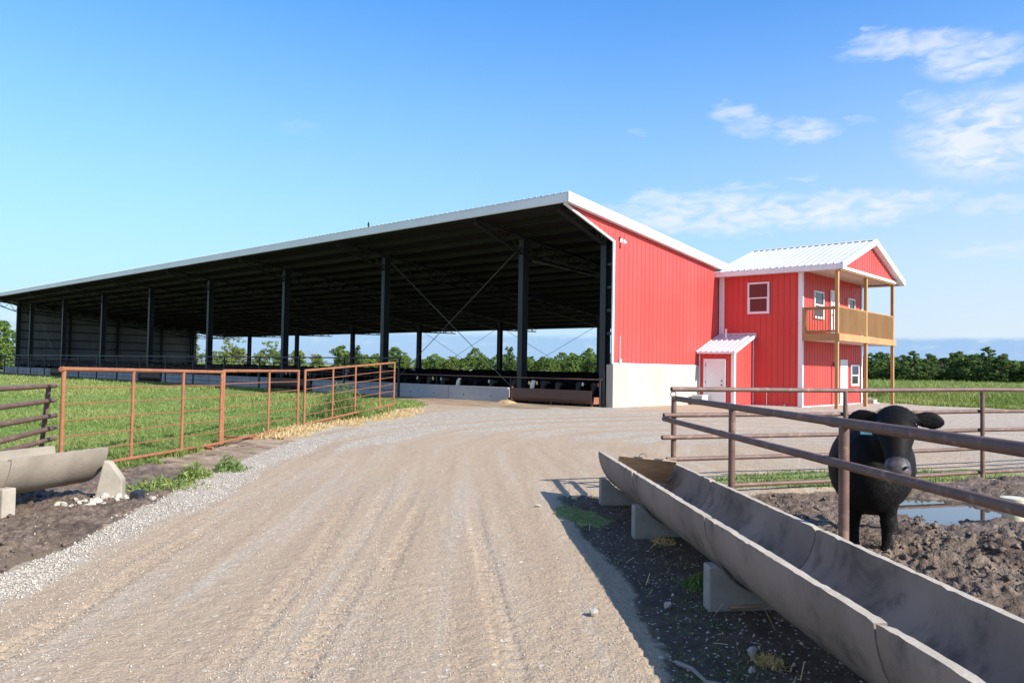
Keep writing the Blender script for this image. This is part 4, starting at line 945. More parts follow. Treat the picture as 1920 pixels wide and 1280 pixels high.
# ------------------------------------------------------------------ rusty gates
def gate(p, q, zb0, zt0, zb1, zt1, ups, label, feet, nrod=5, r=0.031, ends=(True, True)):
    p, q = Vector((p[0], p[1], 0)), Vector((q[0], q[1], 0)); d = (q-p).normalized(); L = (q-p).length
    g = thing('rusty_gate', (p.x, p.y, gz(p.x, p.y)), label, 'gate', 'rusty pipe gates along the pasture')
    at = lambda s, h: p + (q-p)*s + Vector((0, 0, (zb0+(zb1-zb0)*s)*(1-h) + (zt0+(zt1-zt0)*s)*h))
    m = MB(); m.tube([at(0, 1), at(1, 1)], r, 12); m.build('top_rail', M['rust'], g, smooth=True)
    m = MB(); m.tube([at(0, 0), at(1, 0)], r*0.92, 12); m.build('bottom_rail', M['rust'], g, smooth=True)
    for s in (0.0, 1.0):
        m = MB(); a = at(s, 0) - Vector((0, 0, r)); b = at(s, 1) + Vector((0, 0, r*0.9)); m.tube([a, b], r, 12); m.build('end_post', M['rust'], g, smooth=True)
    for s in ups:
        m = MB(); m.tube([at(s, 0), at(s, 1)], r*0.85, 10); m.build('upright', M['rust'], g, smooth=True)
    for k in range(nrod):
        h = (k+1)/(nrod+1.15); m = MB(); ss = [0] + list(ups) + [1]
        m.tube([at(s, h + 0.006*math.sin(s*9+k*2)) for s in ss], 0.0095, 6); m.build('rod', M['rust'], g, smooth=True)
    sd = Vector((-d.y, d.x, 0))
    for s, a, b in feet:
        c = at(s, 0); gr = gz(c.x, c.y); m = MB(); m.tube([c, Vector((c.x, c.y, gr+.035))], r*0.9, 10)
        m.tube([Vector((c.x, c.y, gr+.035)) - sd*a - d*0.1, Vector((c.x, c.y, gr+.03)) + sd*b + d*0.1], 0.026, 10); m.build('skid', M['rust'], g, smooth=True)
    return g
G0, G1, G2, G3, G4 = (-11.95, 3.78), (-14.50, 7.40), (-17.20, 10.80), (-17.45, 11.15), (-20.55, 16.55)
g1 = gate(G0, G1, 0.06, 1.465, 0.02, 1.405, (0.36, 0.69), 'rusty orange pipe gate nearest the camera, joined to the left trough', [(0.90, .15, .75)])
m = MB(); m.tube([(G0[0], G0[1], 1.46), (G0[0]+.035, G0[1]-.05, 1.463)], 0.037, 14); m.build('end_cap', M['rust'], g1)
gate((-14.54, 7.46), G2, 0.03, 1.425, 0.04, 1.41, (0.55,), 'middle rusty orange gate standing on a skid foot in the gravel edge', [(0.33, .1, .8)])
gate(G3, G4, 0.05, 1.42, 0.30, 1.68, (0.26, 0.50, 0.80), 'farthest rusty orange gate, sloping up towards the barn over straw litter', [(0.3, .05, .5), (0.92, .02, .1)])

# dark pipe fence in front of the bunk
FYv = 23.8
pf = thing('dark_pipe_fence', (-55, FYv, 0), 'long dark steel pipe fence with thin mesh rails along the front of the barn', 'pipe fence')
for x in [-29.21, -33.65, -37.9, -42.12, -46.39, -50.6, -54.82, -59.16, -63.45, -67.63, -71.71, -76.03, -80.44, -84.46, -88.44, -92.9, -97.2, -101.5]:
    m = MB(); m.box(x-.04, x+.04, FYv-.04, FYv+.04, gz(x, FYv)-.2, 1.90); m.build('post', M['steel'], pf)
m = MB(); m.box(-105, -29.1, FYv-.035, FYv+.035, 1.90, 1.965); m.build('top_rail', M['steel'], pf)
for z, r in ((1.62, .024), (1.33, .018), (1.04, .018), (0.66, .012), (0.40, .018)):
    m = MB(); m.tube([(-105, FYv-.05, z), (-29.2, FYv-.05, z)], r, 6); m.build('rail', M['steel'], pf)
m = MB(); x = -29.2
while x > -100: x -= 1.06; m.tube([(x, FYv-.062, 0.2), (x, FYv-.062, 1.62)], 0.008, 5)
tag(m.build('mesh_wire', M['steel'], pf), kind='stuff')

# ------------------------------------------------------------------ rocks, sticks, bucket, birds
def rock_mesh(seed, r=1.0):
    rng = random.Random(seed); bm = bmesh.new(); bmesh.ops.create_icosphere(bm, subdivisions=2, radius=r)
    ax = [Vector((rng.gauss(0, 1), rng.gauss(0, 1), rng.gauss(0, 1))).normalized() for _ in range(14)]; cut = [rng.uniform(0.42, 0.8)*r for _ in ax]
    for v in bm.verts:
        for a, c in zip(ax, cut):
            k = v.co.dot(a)
            if k > c: v.co -= a*(k-c)
        v.co.z *= 0.75; v.co += Vector((rng.gauss(0, .02), rng.gauss(0, .02), rng.gauss(0, .02)))*r
    me = bpy.data.meshes.new('rock'); bm.to_mesh(me); bm.free(); me.materials.append(M['rock']); return me
RK = [rock_mesh(s) for s in range(5)]
rng = random.Random(5)
def rock(x, y, s, label, group=None, mesh=None):
    o = bpy.data.objects.new('rock', mesh or RK[rng.randrange(5)]); COL.objects.link(o); o.location = (x, y, gz(x, y) + s*0.35)
    o.scale = (s*rng.uniform(.8, 1.25), s*rng.uniform(.8, 1.2), s*rng.uniform(.7, 1.0)); o.rotation_euler = (rng.uniform(-.4, .4), rng.uniform(-.4, .4), rng.uniform(0, 6.3)); tag(o, label, 'rock', group)
for i in range(46):
    q = rng.random(); x = -9.40 + (-9.72+9.40)*q + rng.gauss(0, .09); y = 3.02 + 0.78*q + rng.gauss(0, .07)
    rock(x, y, rng.uniform(0.022, 0.062), 'chalky white limestone rock in the pile under the end of the left trough', 'white rocks piled under the left trough')
for (x, y, s, lab) in ((-9.33, 3.95, .06, 'white rock just beside the small dark block'), (-3.05, 4.15, .055, 'lone white stone on the road at the edge of the trough shadow'), (-6.02, 7.75, .06, 'white stone on the grass beside the far trough support'),
                       (-2.02, 4.27, .045, 'white rock on the dark soil below the trough, beside the dead grass tuft'), (-1.92, 4.05, .03, 'grey stone on the dark soil nearest the trough joint'), (-5.9, 6.9, .045, 'pale stone at the shaded edge of the road near the green weeds'),
                       (-2.85, 4.72, .04, 'small white rock in the shade left of the large concrete block')):
    rock(x, y, s, lab)
def stick(pts, r, lab, mat):
    m = MB(); pts = [(x, y, gz(x, y)+h) for x, y, h in pts]; m.tube(pts, [r*(1-.5*i/len(pts)) for i in range(len(pts))], 6)
    tag(m.build('stick', mat, origin=pts[0], smooth=True), lab, 'stick')
stick([(-2.50, 4.95, .03), (-2.42, 5.03, .035), (-2.32, 5.12, .03)], 0.016, 'short tan stick on the soil beside the large concrete block', M['plank'])
stick([(-2.23, 3.80, .02), (-2.12, 3.76, .03), (-2.0, 3.70, .02), (-1.9, 3.72, .03), (-1.78, 3.66, .02)], 0.013, 'bent dry branch on the shaded soil near the bottom edge', M['bark_pale'])
stick([(-15.6, 8.75, .02), (-15.2, 8.85, .03), (-14.75, 8.95, .02)], 0.03, 'rusty bent bar lying on the gravel by the middle gate', M['rust'])
m = MB(); x, y = -1.78, 10.22; g = -0.06; n = 20
m.loft([((x, y, g+z), (r, 0, 0), (0, r, 0)) for z, r in ((0, .10), (.02, .11), (.17, .12), (.28, .128), (.295, .136), (.31, .136))], n); m.loft([((x, y, g+z), (r, 0, 0), (0, r, 0)) for z, r in ((.311, .124), (.23, .115))], n)
bk = thing('bucket', (x, y, g), 'cream plastic bucket with a wire handle in the mud at the right edge', 'bucket'); m.build('pail', M['bucket'], bk, smooth=True)
m = MB(); m.tube([(x - -.135*-1*math.cos(a), y - .03*math.cos(a), g + .29 + .11*math.sin(a)) for a in [math.pi*k/12 for k in range(13)]], 0.006, 6); m.build('handle', M['wire'], bk)
def bird(x, y, z, s, mat, lab):
    m = MB(); f = Vector((0.8, -0.6, 0)); sd = Vector((.6, .8, 0)); P = Vector((x, y, z))
    m.loft([(P + f*s*a + Vector((0, 0, s*h)), sd*s*r, Vector((-.25, 0, 1)).normalized()*s*r) for a, h, r in ((-1.5, .35, .06), (-1.0, .5, .16), (-.5, .7, .33), (0, .95, .42), (.35, 1.3, .33), (.5, 1.62, .26), (.62, 1.8, .22), (.78, 1.8, .10), (1.0, 1.74, .02))], 12)
    for k in (-.15, .15): m.tube([P + sd*s*k + Vector((0, 0, s*.75)), P + sd*s*k], s*.05, 5)
    tag(m.build('bird', mat, origin=(x, y, z), smooth=True), lab, 'bird')
bird(-29.2, 21.8, zr(21.8)+.06, 0.12, M['bird'], 'small black bird perched on the front edge of the barn roof')
bird(-33.25, 23.8, 1.965, 0.13, M['bird_pale'], 'buff bird perched on the top rail of the dark pipe fence')

# ------------------------------------------------------------------ cattle
def ellipse(c, ra, rb): return (c, ra, rb)
def cattle_mesh(name, head, yaw=0.0, voxel=0.03, smooth=6, fat=1.0, hs=1.0):
    """one continuous body. head='up' (looking ahead), 'down' (eating). Local frame: +x forward, z up."""
    mb = MB(); X, Y, Z = Vector((1, 0, 0)), Vector((0, 1, 0)), Vector((0, 0, 1))
    body = [(-1.03, 1.00, .05, .07), (-1.0, .97, .17, .19), (-.90, .94, .27, .29), (-.72, .91, .33, .355), (-.45, .86, .375*fat, .405), (-.1, .82, .41*fat, .435), (.2, .82, .40*fat, .44), (.42, .83, .36*fat, .435), (.58, .83, .31, .41), (.72, .83, .235, .355), (.83, .84, .145, .24), (.88, .84, .06, .11)]
    mb.loft([((x, 0, z), Y*ry, Z*rz) for x, z, ry, rz in body], 26)
    cy, sy = math.cos(yaw), math.sin(yaw)
    if head == 'hero': poll, ax = Vector((0.97, 0.21, 1.43)), Vector((0.70*cy, 0.70*sy, -0.714))
    elif head == 'up': poll, ax = Vector((1.03*cy if yaw else 1.03, 1.03*sy*0.55, 1.25)), Vector((0.40*cy, 0.40*sy, -0.917))
    else: poll, ax = Vector((1.22, 0.0, 0.98)), Vector((0.42, 0, -0.907))
    F = Vector((cy, sy, 0)); S = Vector((-sy, cy, 0)); ax.normalize(); Bn = (F - ax*F.dot(ax)).normalized()
    # neck
    a0 = Vector((0.50, 0, 0.96)); pb = poll - Bn*0.13*hs - Vector((0, 0, 0.09*hs))
    nk = []
    for q, rs, rv in ((0.0, .25, .31), (.35, .205, .25), (.7, .165, .20), (1.0, .125, .145)):
        c = a0.lerp(pb, q); d = (pb-a0).normalized(); s_ = Vector((0, 1, 0)).lerp(S, q).normalized(); up = s_.cross(d).normalized(); nk.append((c, s_*rs, up*rv))
    mb.loft(nk, 20)
    c = poll - Bn*0.085*hs
    nb0 = len(mb.v)
    hd = [(-.07, .05, .04, 0), (-.045, .10, .075, 0), (.0, .128, .098, 0), (.06, .137, .108, 0), (.13, .14, .112, .003), (.19, .128, .112, 0), (.26, .108, .105, -.003), (.34, .090, .092, -.004), (.42, .080, .082, 0), (.48, .088, .080, .004), (.53, .093, .076, .004), (.57, .078, .062, 0), (.59, .045, .035, 0)]
    mb.loft([(c + ax*t + Bn*o, S*ra, Bn*rb) for t, ra, rb, o in hd], 22)
    # brow ridges, ears
    for k in (-1, 1):
        e = c + ax*0.145 + S*k*0.112 + Bn*0.055
        mb.loft([(e - ax*.045, S*.012, Bn*.012), (e - ax*.02, S*.034, Bn*.034), (e + ax*.01, S*.034, Bn*.034), (e + ax*.04, S*.012, Bn*.012)], 10)
        r0 = c + ax*(0.0 if head == 'hero' else 0.045) + S*k*0.098 - Bn*0.035; out = (S*k + Vector((0, 0, .07 if head == 'hero' else -.06)) - F*0.12).normalized(); wv = (Vector((0, 0, 1)) - out*out.z).normalized(); tv = out.cross(wv)
        mb.loft([(r0 + out*o + Vector((0, 0, dz)), wv*rw, tv*rt) for o, rw, rt, dz in ((0, .035, .03, 0), (.04, .042, .03, 0), (.085, .062, .026, -.003), (.135, .073, .024, -.008), (.18, .066, .022, -.016), (.215, .044, .020, -.024), (.238, .016, .014, -.028))], 14)
    nb1 = len(mb.v)
    for i_ in range(nb0, nb1): mb.v[i_] = tuple(c + (Vector(mb.v[i_])-c)*hs)
    for k in (-1, 1):
        # legs
        f = lambda pts: mb.loft([((px, k*py, pz), X*rx, Y*ry) for px, py, pz, rx, ry in pts], 14)
        dx = 0.05*k
        f([(.46+dx, .18, .86, .17, .12), (.47+dx, .185, .68, .14, .11), (.47+dx, .165, .54, .096, .084), (.475+dx, .15, .42, .074, .068), (.48+dx, .145, .36, .072, .067), (.475+dx, .143, .27, .052, .050), (.47+dx, .142, .15, .050, .048), (.48+dx, .142, .105, .062, .059), (.495+dx, .142, .06, .060, .058), (.51+dx, .143, .03, .078, .066), (.51+dx, .143, 0.0, .082, .068)])
        f([(-.72-dx, .20, .92, .22, .13), (-.74-dx, .215, .74, .20, .125), (-.72-dx, .215, .60, .14, .10), (-.80-dx, .20, .50, .095, .072), (-.865-dx, .195, .43, .072, .058), (-.86-dx, .195, .36, .060, .054), (-.83-dx, .195, .22, .050, .048), (-.81-dx, .195, .11, .058, .054), (-.785-dx, .195, .06, .058, .055), (-.76-dx, .195, .03, .076, .064), (-.76-dx, .195, 0, .08, .066)])
    # tail
    mb.loft([((x, .01, z), X*r, Y*r) for x, z, r in ((-.98, 1.10, .045), (-1.07, 1.08, .035), (-1.10, .9, .026), (-1.10, .62, .024), (-1.095, .5, .04), (-1.09, .4, .045), (-1.09, .32, .015))], 10)
    me = bpy.data.meshes.new(name); me.from_pydata(mb.v, [], mb.f); fix_normals(me)
    o = bpy.data.objects.new(name, me); COL.objects.link(o)
    md = o.modifiers.new('r', 'REMESH'); md.mode = 'VOXEL'; md.voxel_size = voxel
    sm = o.modifiers.new('s', 'SMOOTH'); sm.factor = 0.5; sm.iterations = smooth
    dg = bpy.context.evaluated_depsgraph_get(); res = bpy.data.meshes.new_from_object(o.evaluated_get(dg)); res.name = name
    bpy.data.objects.remove(o); bpy.data.meshes.remove(me)
    res.polygons.foreach_set('use_smooth', [True]*len(res.polygons))
    info = dict(c=c, ax=ax*hs, S=S*hs, Bn=Bn*hs, F=F*hs)
    return res, info
def paint(me, info, mats, rule):
    """mats[0] everywhere, rule(t, s, b, co) picks another slot from head-local coordinates"""
    me.materials.clear()
    for mm in mats: me.materials.append(mm)
    n = len(me.polygons); ce = np.zeros(n*3); me.polygons.foreach_get('center', ce); ce = ce.reshape(-1, 3) - np.array(info['c'])
    q2 = info['ax'].length_squared; t = ce @ np.array(info['ax'])/q2; s = ce @ np.array(info['S'])/q2; b = ce @ np.array(info['Bn'])/q2
    idx = rule(t, s, b, ce + np.array(info['c'])).astype(np.int32); me.polygons.foreach_set('material_index', idx)
def ear_tag(info, k, mat, parent, size=1.0, hang=0.07):
    r0 = info['c'] + info['ax']*0.045 + info['S']*k*0.20
    m = MB(); F = info['F']; S = info['S']; z = Vector((0, 0, 1)); c = r0 + F*0.035 - z*hang
    m.prism([c - S*.028*size + z*.05*size, c + S*.028*size + z*.05*size, c + S*.036*size - z*.04*size, c - S*.036*size - z*.04*size], F*0.004)
    m.tube([c + z*.05*size - F*.005, c + z*.05*size + F*.02], 0.010*size, 8)
    o = m.build('ear_tag', mat, None); o.parent = parent; return o

# the steer in the pen
hm, hi = cattle_mesh('steer', 'hero', yaw=0.03, voxel=0.0165, smooth=8, fat=0.98, hs=1.18)
def hero_rule(t, s, b, co):
    i = np.zeros(len(t), int); mz = (t > 0.455) & (t < 0.62) & (b > -0.02); i[mz] = 1
    return i
paint(hm, hi, [M['fur'], M['muzzle']], hero_rule)
steer = bpy.data.objects.new('steer', hm); COL.objects.link(steer)
hx, hy = 0.29, -0.957; ang = math.atan2(hy, hx)
HSC = 0.955; pl = Vector((hi['c'].x, hi['c'].y, 0)); rot = Matrix.Rotation(ang, 4, 'Z'); tgt = Vector((-2.085, 7.075, 0))
steer.rotation_euler = (0, 0, ang); steer.location = tgt - (rot @ pl)*HSC + Vector((0, 0, 0.0)); steer.location.z = -0.055 
steer.scale = (HSC, HSC, HSC)
tag(steer, 'black hornless steer standing in the mud facing the camera behind the pipe fence', 'steer')
for k in (-1, 1):
    c = hi['c'] + hi['ax']*0.142 + hi['S']*k*0.122 + hi['Bn']*0.072
    bm = bmesh.new(); bmesh.ops.create_uvsphere(bm, u_segments=14, v_segments=10, radius=0.021); me = bpy.data.meshes.new('eye'); bm.to_mesh(me); bm.free(); set_smooth(me, 0); me.materials.append(M['eye'])
    e = bpy.data.objects.new('eye', me); COL.objects.link(e); e.parent = steer; e.location = c
    m = MB(); q = hi['c'] + hi['ax']*0.535 + hi['S']*k*0.052 + hi['Bn']*0.068
    m.loft([(q + (hi['S']*k*.010 - hi['ax']*.012)*j, (hi['S']*k*.017+hi['ax']*.004)*r, hi['Bn']*0.012*r + hi['ax']*0.010*r) for j, r in ((-1, .3), (-.5, .9), (.5, 1.0), (1, .4))], 10); o = m.build('nostril', M['nostril'], None, smooth=True); o.parent = steer
ear_tag(hi, -1, M['tag_blue'], steer, 1.15, 0.085)
# tufts of hair on the poll
def hair_tuft(n, seed):
    rng = np.random.RandomState(seed); vs = []; fs = []
    c, F, S = np.array(hi['c']), np.array(hi['F']), np.array(hi['S'])
    for i in range(n):
        s = rng.normal(0, .055); r = c + S*s + F*rng.uniform(-.06, .05) + np.array([0, 0, 0.062 - abs(s)*.35]); d = S*(s*3+rng.normal(0, .3)) + F*rng.normal(.2, .4) + np.array([0, 0, rng.uniform(.3, 1.0)]); d = d/np.linalg.norm(d)*rng.uniform(.025, .055)
        w = np.cross(d, rng.normal(0, 1, 3)); w = w/np.linalg.norm(w)*.0035; b = len(vs); vs += [r-w, r+w, r+d]; fs.append((b, b+1, b+2))
    return np.array(vs), np.array(fs)
hv, hf = hair_tuft(500, 2); ho = np_mesh('poll_hair', hv, hf, M['fur']); ho.parent = steer

# a short rough coat over the steer's body
def coat(me, n, seed):
    rng = np.random.RandomState(seed); me.calc_loop_triangles(); m = len(me.loop_triangles); tr_ = np.zeros(m*3, np.int32); me.loop_triangles.foreach_get('vertices', tr_); tr_ = tr_.reshape(-1, 3)
    co = np.zeros(len(me.vertices)*3); me.vertices.foreach_get('co', co); co = co.reshape(-1, 3); A, B, C_ = co[tr_[:, 0]], co[tr_[:, 1]], co[tr_[:, 2]]
    nm = np.cross(B-A, C_-A); ar = np.linalg.norm(nm, axis=1); nm /= ar[:, None] + 1e-12; k = rng.choice(m, n, p=ar/ar.sum()); u, v = rng.rand(n), rng.rand(n); f = u+v > 1; u[f] = 1-u[f]; v[f] = 1-v[f]
    P = A[k] + (B[k]-A[k])*u[:, None] + (C_[k]-A[k])*v[:, None]; N_ = nm[k]; ce = P - np.array(hi['c']); q2 = hi['ax'].length_squared
    t = ce @ np.array(hi['ax'])/q2; b = ce @ np.array(hi['Bn'])/q2; keep = ~((t > .44) & (t < .64) & (P[:, 0] > .9) & (b > -.05)); P, N_, t = P[keep], N_[keep], t[keep]; n = len(P)
    clump = fbm(P[:, 0]*9 + P[:, 1]*5, P[:, 2]*9 - P[:, 1]*4, 7, 3) - .5
    d = np.stack([-.55 + clump*1.2, rng.normal(0, .25, n) + clump*.7, -.75 + rng.normal(0, .25, n)], 1); head_ = P[:, 0] > 1.0; d[head_] = np.stack([rng.normal(.1, .3, head_.sum()), rng.normal(0, .4, head_.sum()), -.5 + rng.normal(0, .4, head_.sum())], 1)
    d -= N_*np.sum(d*N_, 1)[:, None]; d /= np.linalg.norm(d, axis=1)[:, None] + 1e-9; d = d*.92 + N_*rng.uniform(.12, .5, n)[:, None]
    L = rng.uniform(.009, .017, n)*np.where(P[:, 2] < .75, 1.35, 1.0)*np.where(head_, .6, 1.0); w = np.cross(d, N_); w /= np.linalg.norm(w, axis=1)[:, None] + 1e-9; w *= .0014
    V = np.stack([P - N_*.002 - w, P - N_*.002 + w, P + d*L[:, None]], 1).reshape(-1, 3); o = np_mesh('coat', V, np.arange(3*n).reshape(-1, 3), M['coat']); o.parent = steer
M['coat'] = pmat('black_hair_strands', (0.004, 0.0035, 0.0035), (0.010, 0.0075, 0.0065), 7.0, rough=0.48, spec=0.2)
coat(hm, 90000, 4)

# the cattle in the barn
dm, di = cattle_mesh('cow', 'down', voxel=0.04, smooth=4); um, ui = cattle_mesh('cow', 'up', voxel=0.04, smooth=4)
zero = lambda t, s, b, co: np.zeros(len(t), int)
paint(dm, di, [M['fur'], M['fur_face_lit']], lambda t, s, b, co: ((t > .02) & (t < .62) & (co[:, 0] > 1.1)).astype(int)); paint(um, ui, [M['fur']], zero)
dw = dm.copy(); paint(dw, di, [M['fur'], M['fur_white']], lambda t, s, b, co: ((t > -.02) & (t < .62) & (b > -.06) & (np.abs(s) < .12) & (co[:, 0] > 1.1)).astype(int))
db = dm.copy(); paint(db, di, [M['fur'], M['fur_brown']], lambda t, s, b, co: ((t > .05) & (co[:, 0] > 1.15)).astype(int))
dg_ = dm.copy(); paint(dg_, di, [M['fur'], M['muzzle'], M['fur_white']], lambda t, s, b, co: np.where((t > .42) & (co[:, 0] > 1.2), 2, 0))
ug = um.copy(); paint(ug, ui, [M['fur'], M['fur_grey']], lambda t, s, b, co: ((t > -.06) & (t < .62) & (b > -.12) & (np.abs(s) < .15) & (co[:, 0] > .85)).astype(int))
TAGM = {}
def tag_mesh(info, k, mat):
    key = (id(info), k, mat.name)
    if key not in TAGM:
        t = bpy.data.objects.new('tmp', None); o = ear_tag(info, k, mat, t, 1.5, .03); TAGM[key] = o.data; bpy.data.objects.remove(o); bpy.data.objects.remove(t)
    return TAGM[key]
def cow(mesh, info, x, y, lab, grp, rz=None, tags=(), s=1.0, z=None):
    o = bpy.data.objects.new('cow', mesh); COL.objects.link(o); o.location = (x, y, gz(x, y) if z is None else z); o.rotation_euler = (0, 0, -math.pi/2 if rz is None else rz); o.scale = (s, s, s); tag(o, lab, 'cow', grp)
    for k, mat in tags:
        c = bpy.data.objects.new('ear_tag', tag_mesh(info, k, M[mat])); COL.objects.link(c); c.parent = o
    return o
GE = 'black cattle eating at the feed bunk'; GS = 'black cattle standing in the dark of the barn'
rng = random.Random(77)
YE = 26.05
special = {   # x of head on the bunk line -> (mesh, tags, label)
    -18.45: (dm, ((1, 'tag_red'),), 'black cow with a red ear tag, nearest the red wall at the brown trough'),
    -19.15: (dm, ((1, 'tag_white'),), 'black cow with a white ear tag next to the cow with the red tag'),
    -20.35: (db, (), 'brindle brown-faced cow eating at the brown steel trough'),
    -21.05: (dm, (), 'black cow between the brindle cow and the white-headed one'),
    -21.75: (dw, ((1, 'tag_yellow'), (-1, 'tag_yellow')), 'white-faced cow with two yellow ear tags at the brown steel trough'),
    -22.75: (dm, (), 'black cow at the joint of the steel trough and the concrete panel'),
    -24.0: (dm, ((-1, 'tag_white'),), 'black cow with a white ear tag just behind the front column'),
    -25.15: (dg_, (), 'black cow with a pale nose between the white-tagged cow and the white-headed cow'),
    -26.05: (dw, (), 'white-headed cow without ear tags at the nearest concrete panel'),
    -27.2: (dm, ((-1, 'tag_white'),), 'black cow with a white ear tag left of the white-headed cow'),
    -28.2: (dm, ((1, 'tag_yellow'),), 'black cow with a yellow ear tag at the second concrete panel'),
    -29.0: (dg_, ((-1, 'tag_white'),), 'black cow with a white blaze and tag near the end of the pipe fence'),
}
for x, (me, tg, lab) in special.items(): cow(me, di, x, YE + rng.uniform(-.05, .12), lab, None, -math.pi/2 + rng.uniform(-.12, .12), tg, rng.uniform(.96, 1.03))
x = -30.2
while x > -92:
    if rng.random() < 0.85:
        tg = ((rng.choice((-1, 1)), rng.choice(('tag_white', 'tag_white', 'tag_yellow'))),) if rng.random() < .45 else ()
        cow(dg_ if rng.random() < .2 else dm, di, x, YE + rng.uniform(-.05, .25), 'black cow eating at the bunk behind the dark pipe fence', GE, -math.pi/2 + rng.uniform(-.15, .15), tg, rng.uniform(.95, 1.04))
    x -= rng.uniform(.8, 1.05)
cow(ug, ui, -31.2, 27.2, 'grey-faced cow with a red ear tag holding its head up behind the bunk', None, -math.pi/2+.15, ((-1, 'tag_red'),), 1.04)
cow(ug, ui, -36.2, 26.6, 'grey-faced cow looking out from behind the end of the farthest rusty gate', None, -math.pi/2+.2, (), 0.98)
for row, yy in enumerate((28.6, 31.2, 34.0, 38.5)):
    x = -18.8 - row*.7
    while x > -72:
        cow(um if rng.random() < .45 else dm, ui, x, yy + rng.uniform(-.6, .6), 'black cow standing in the shade behind the row of eating cattle', GS, rng.choice((0, math.pi, -math.pi/2, math.pi/2)) + rng.uniform(-.5, .5), (), rng.uniform(.97, 1.06))
        x -= rng.uniform(1.5, 2.4) + row*.35

# ------------------------------------------------------------------ trees
def tree_meshes(seed, h, w, nclump, per, leaf, trunk_r, crown_lo=0.12, sparse=0.0, limbs=7):
    """returns (trunk mesh, crown mesh): leaf clumps around limb tips"""
    rng = np.random.RandomState(seed); rr = random.Random(seed); mb = MB()
    lean = Vector((rr.uniform(-.06, .06), rr.uniform(-.06, .06), 1))
    top = h*0.78; pts = [Vector((0, 0, -.3)), Vector((0, 0, 0.02*h))] + [Vector((lean.x*z + rr.uniform(-.02, .02)*h, lean.y*z + rr.uniform(-.02, .02)*h, z)) for z in (h*.25, h*.5, top)]
    mb.tube(pts, [trunk_r*1.5, trunk_r, trunk_r*.75, trunk_r*.5, trunk_r*.12], 8)
    tips = []
    for i in range(limbs):
        a = 2*math.pi*(i+rr.random())/limbs*1.6; z0 = h*rr.uniform(max(crown_lo, .1), .6); el = rr.uniform(.5, 1.0)
        st = Vector((lean.x*z0, lean.y*z0, z0)); Ls = w*rr.uniform(.55, .95)
        mid = st + Vector((math.cos(a)*Ls*.5, math.sin(a)*Ls*.5, Ls*.45*el)); en = st + Vector((math.cos(a+.2)*Ls, math.sin(a+.2)*Ls, Ls*.75*el))
        mb.tube([st, mid, en], [trunk_r*.45, trunk_r*.28, trunk_r*.06], 6); tips += [mid, en]
        for _ in range(3):
            e2 = mid + Vector((rr.uniform(-1, 1), rr.uniform(-1, 1), rr.uniform(.2, 1)))*Ls*.5; mb.tube([mid, e2], [trunk_r*.18, trunk_r*.03], 5); tips.append(e2)
    me = bpy.data.meshes.new('trunk'); me.from_pydata(mb.v, [], mb.f); fix_normals(me); set_smooth(me)
    me.materials.append(M['bark'])
    V = []; T = []
    for c in range(int(nclump*2)):
        if rng.rand() < .35: p = np.array(tips[rng.randint(len(tips))])
        else:
            z = rng.uniform(crown_lo, 1)**0.9; prof = math.sin(min(1, (z-crown_lo*.5)*1.12)*math.pi*.93)**.55*(0.75+.25*math.sin(seed+z*9))
            a = rng.uniform(0, 2*math.pi); q = math.sqrt(rng.uniform(.12, 1)); p = np.array([math.cos(a)*w*prof*q*(1+.22*math.sin(3*a+seed)), math.sin(a)*w*prof*q*(1+.22*math.cos(2*a+seed)), h*(.97*z)])
        if rng.rand() < sparse: continue
        cr = rng.uniform(.5, 1.35)*w*0.165; n = int(per*0.6*rng.uniform(.6, 1.3)); dirs = rng.normal(0, 1, (n, 3)); dirs /= np.linalg.norm(dirs, axis=1)[:, None]
        cen = p + dirs*(cr*rng.uniform(.35, 1.05, n)[:, None])*np.array([1, 1, .7]); cen[:, 2] = np.maximum(cen[:, 2], 0.05)
        nm = dirs*.7 + rng.normal(0, .6, (n, 3)) + np.array([0, 0, .5]); nm /= np.linalg.norm(nm, axis=1)[:, None]
        u = np.cross(nm, rng.normal(0, 1, (n, 3))); u /= np.linalg.norm(u, axis=1)[:, None]; v = np.cross(nm, u); s = leaf*rng.uniform(.6, 1.4, n)[:, None]
        quad = np.stack([cen - u*s, cen - v*s*.6 + u*s*.1, cen + u*s, cen + v*s*.6 + u*s*.1], 1); V.append(quad.reshape(-1, 3)); T.append(np.repeat(np.clip(rng.uniform(.1, .8) + rng.normal(0, .18, n), 0, 1), 4))
    return me, np.concatenate(V), np.concatenate(T)
KINDS = {}
def tree_kind(key, mat, **kw):
    me, V, T = tree_meshes(**kw); o = np_mesh('crown', V, np.arange(len(V)).reshape(-1, 4), M[mat], dict(tint=T)); cm = o.data; bpy.data.objects.remove(o); KINDS[key] = (me, cm)
tree_kind('bushy', 'leaf_a', seed=1, h=5.5, w=2.3, nclump=75, per=70, leaf=.16, trunk_r=.16, crown_lo=.0)
tree_kind('round', 'leaf_a', seed=2, h=6.0, w=2.6, nclump=85, per=70, leaf=.16, trunk_r=.2, crown_lo=.1)
tree_kind('dark', 'leaf_b', seed=3, h=5.6, w=2.2, nclump=90, per=75, leaf=.15, trunk_r=.18, crown_lo=.0)
tree_kind('dark_tall', 'leaf_b', seed=4, h=6.6, w=2.1, nclump=80, per=70, leaf=.15, trunk_r=.2, crown_lo=.08, sparse=.1)
tree_kind('light', 'leaf_c', seed=5, h=5.0, w=2.4, nclump=62, per=60, leaf=.15, trunk_r=.16, crown_lo=.08)
tree_kind('loose', 'leaf_c', seed=6, h=7.0, w=2.8, nclump=46, per=42, leaf=.16, trunk_r=.17, crown_lo=.28, sparse=.3, limbs=10)
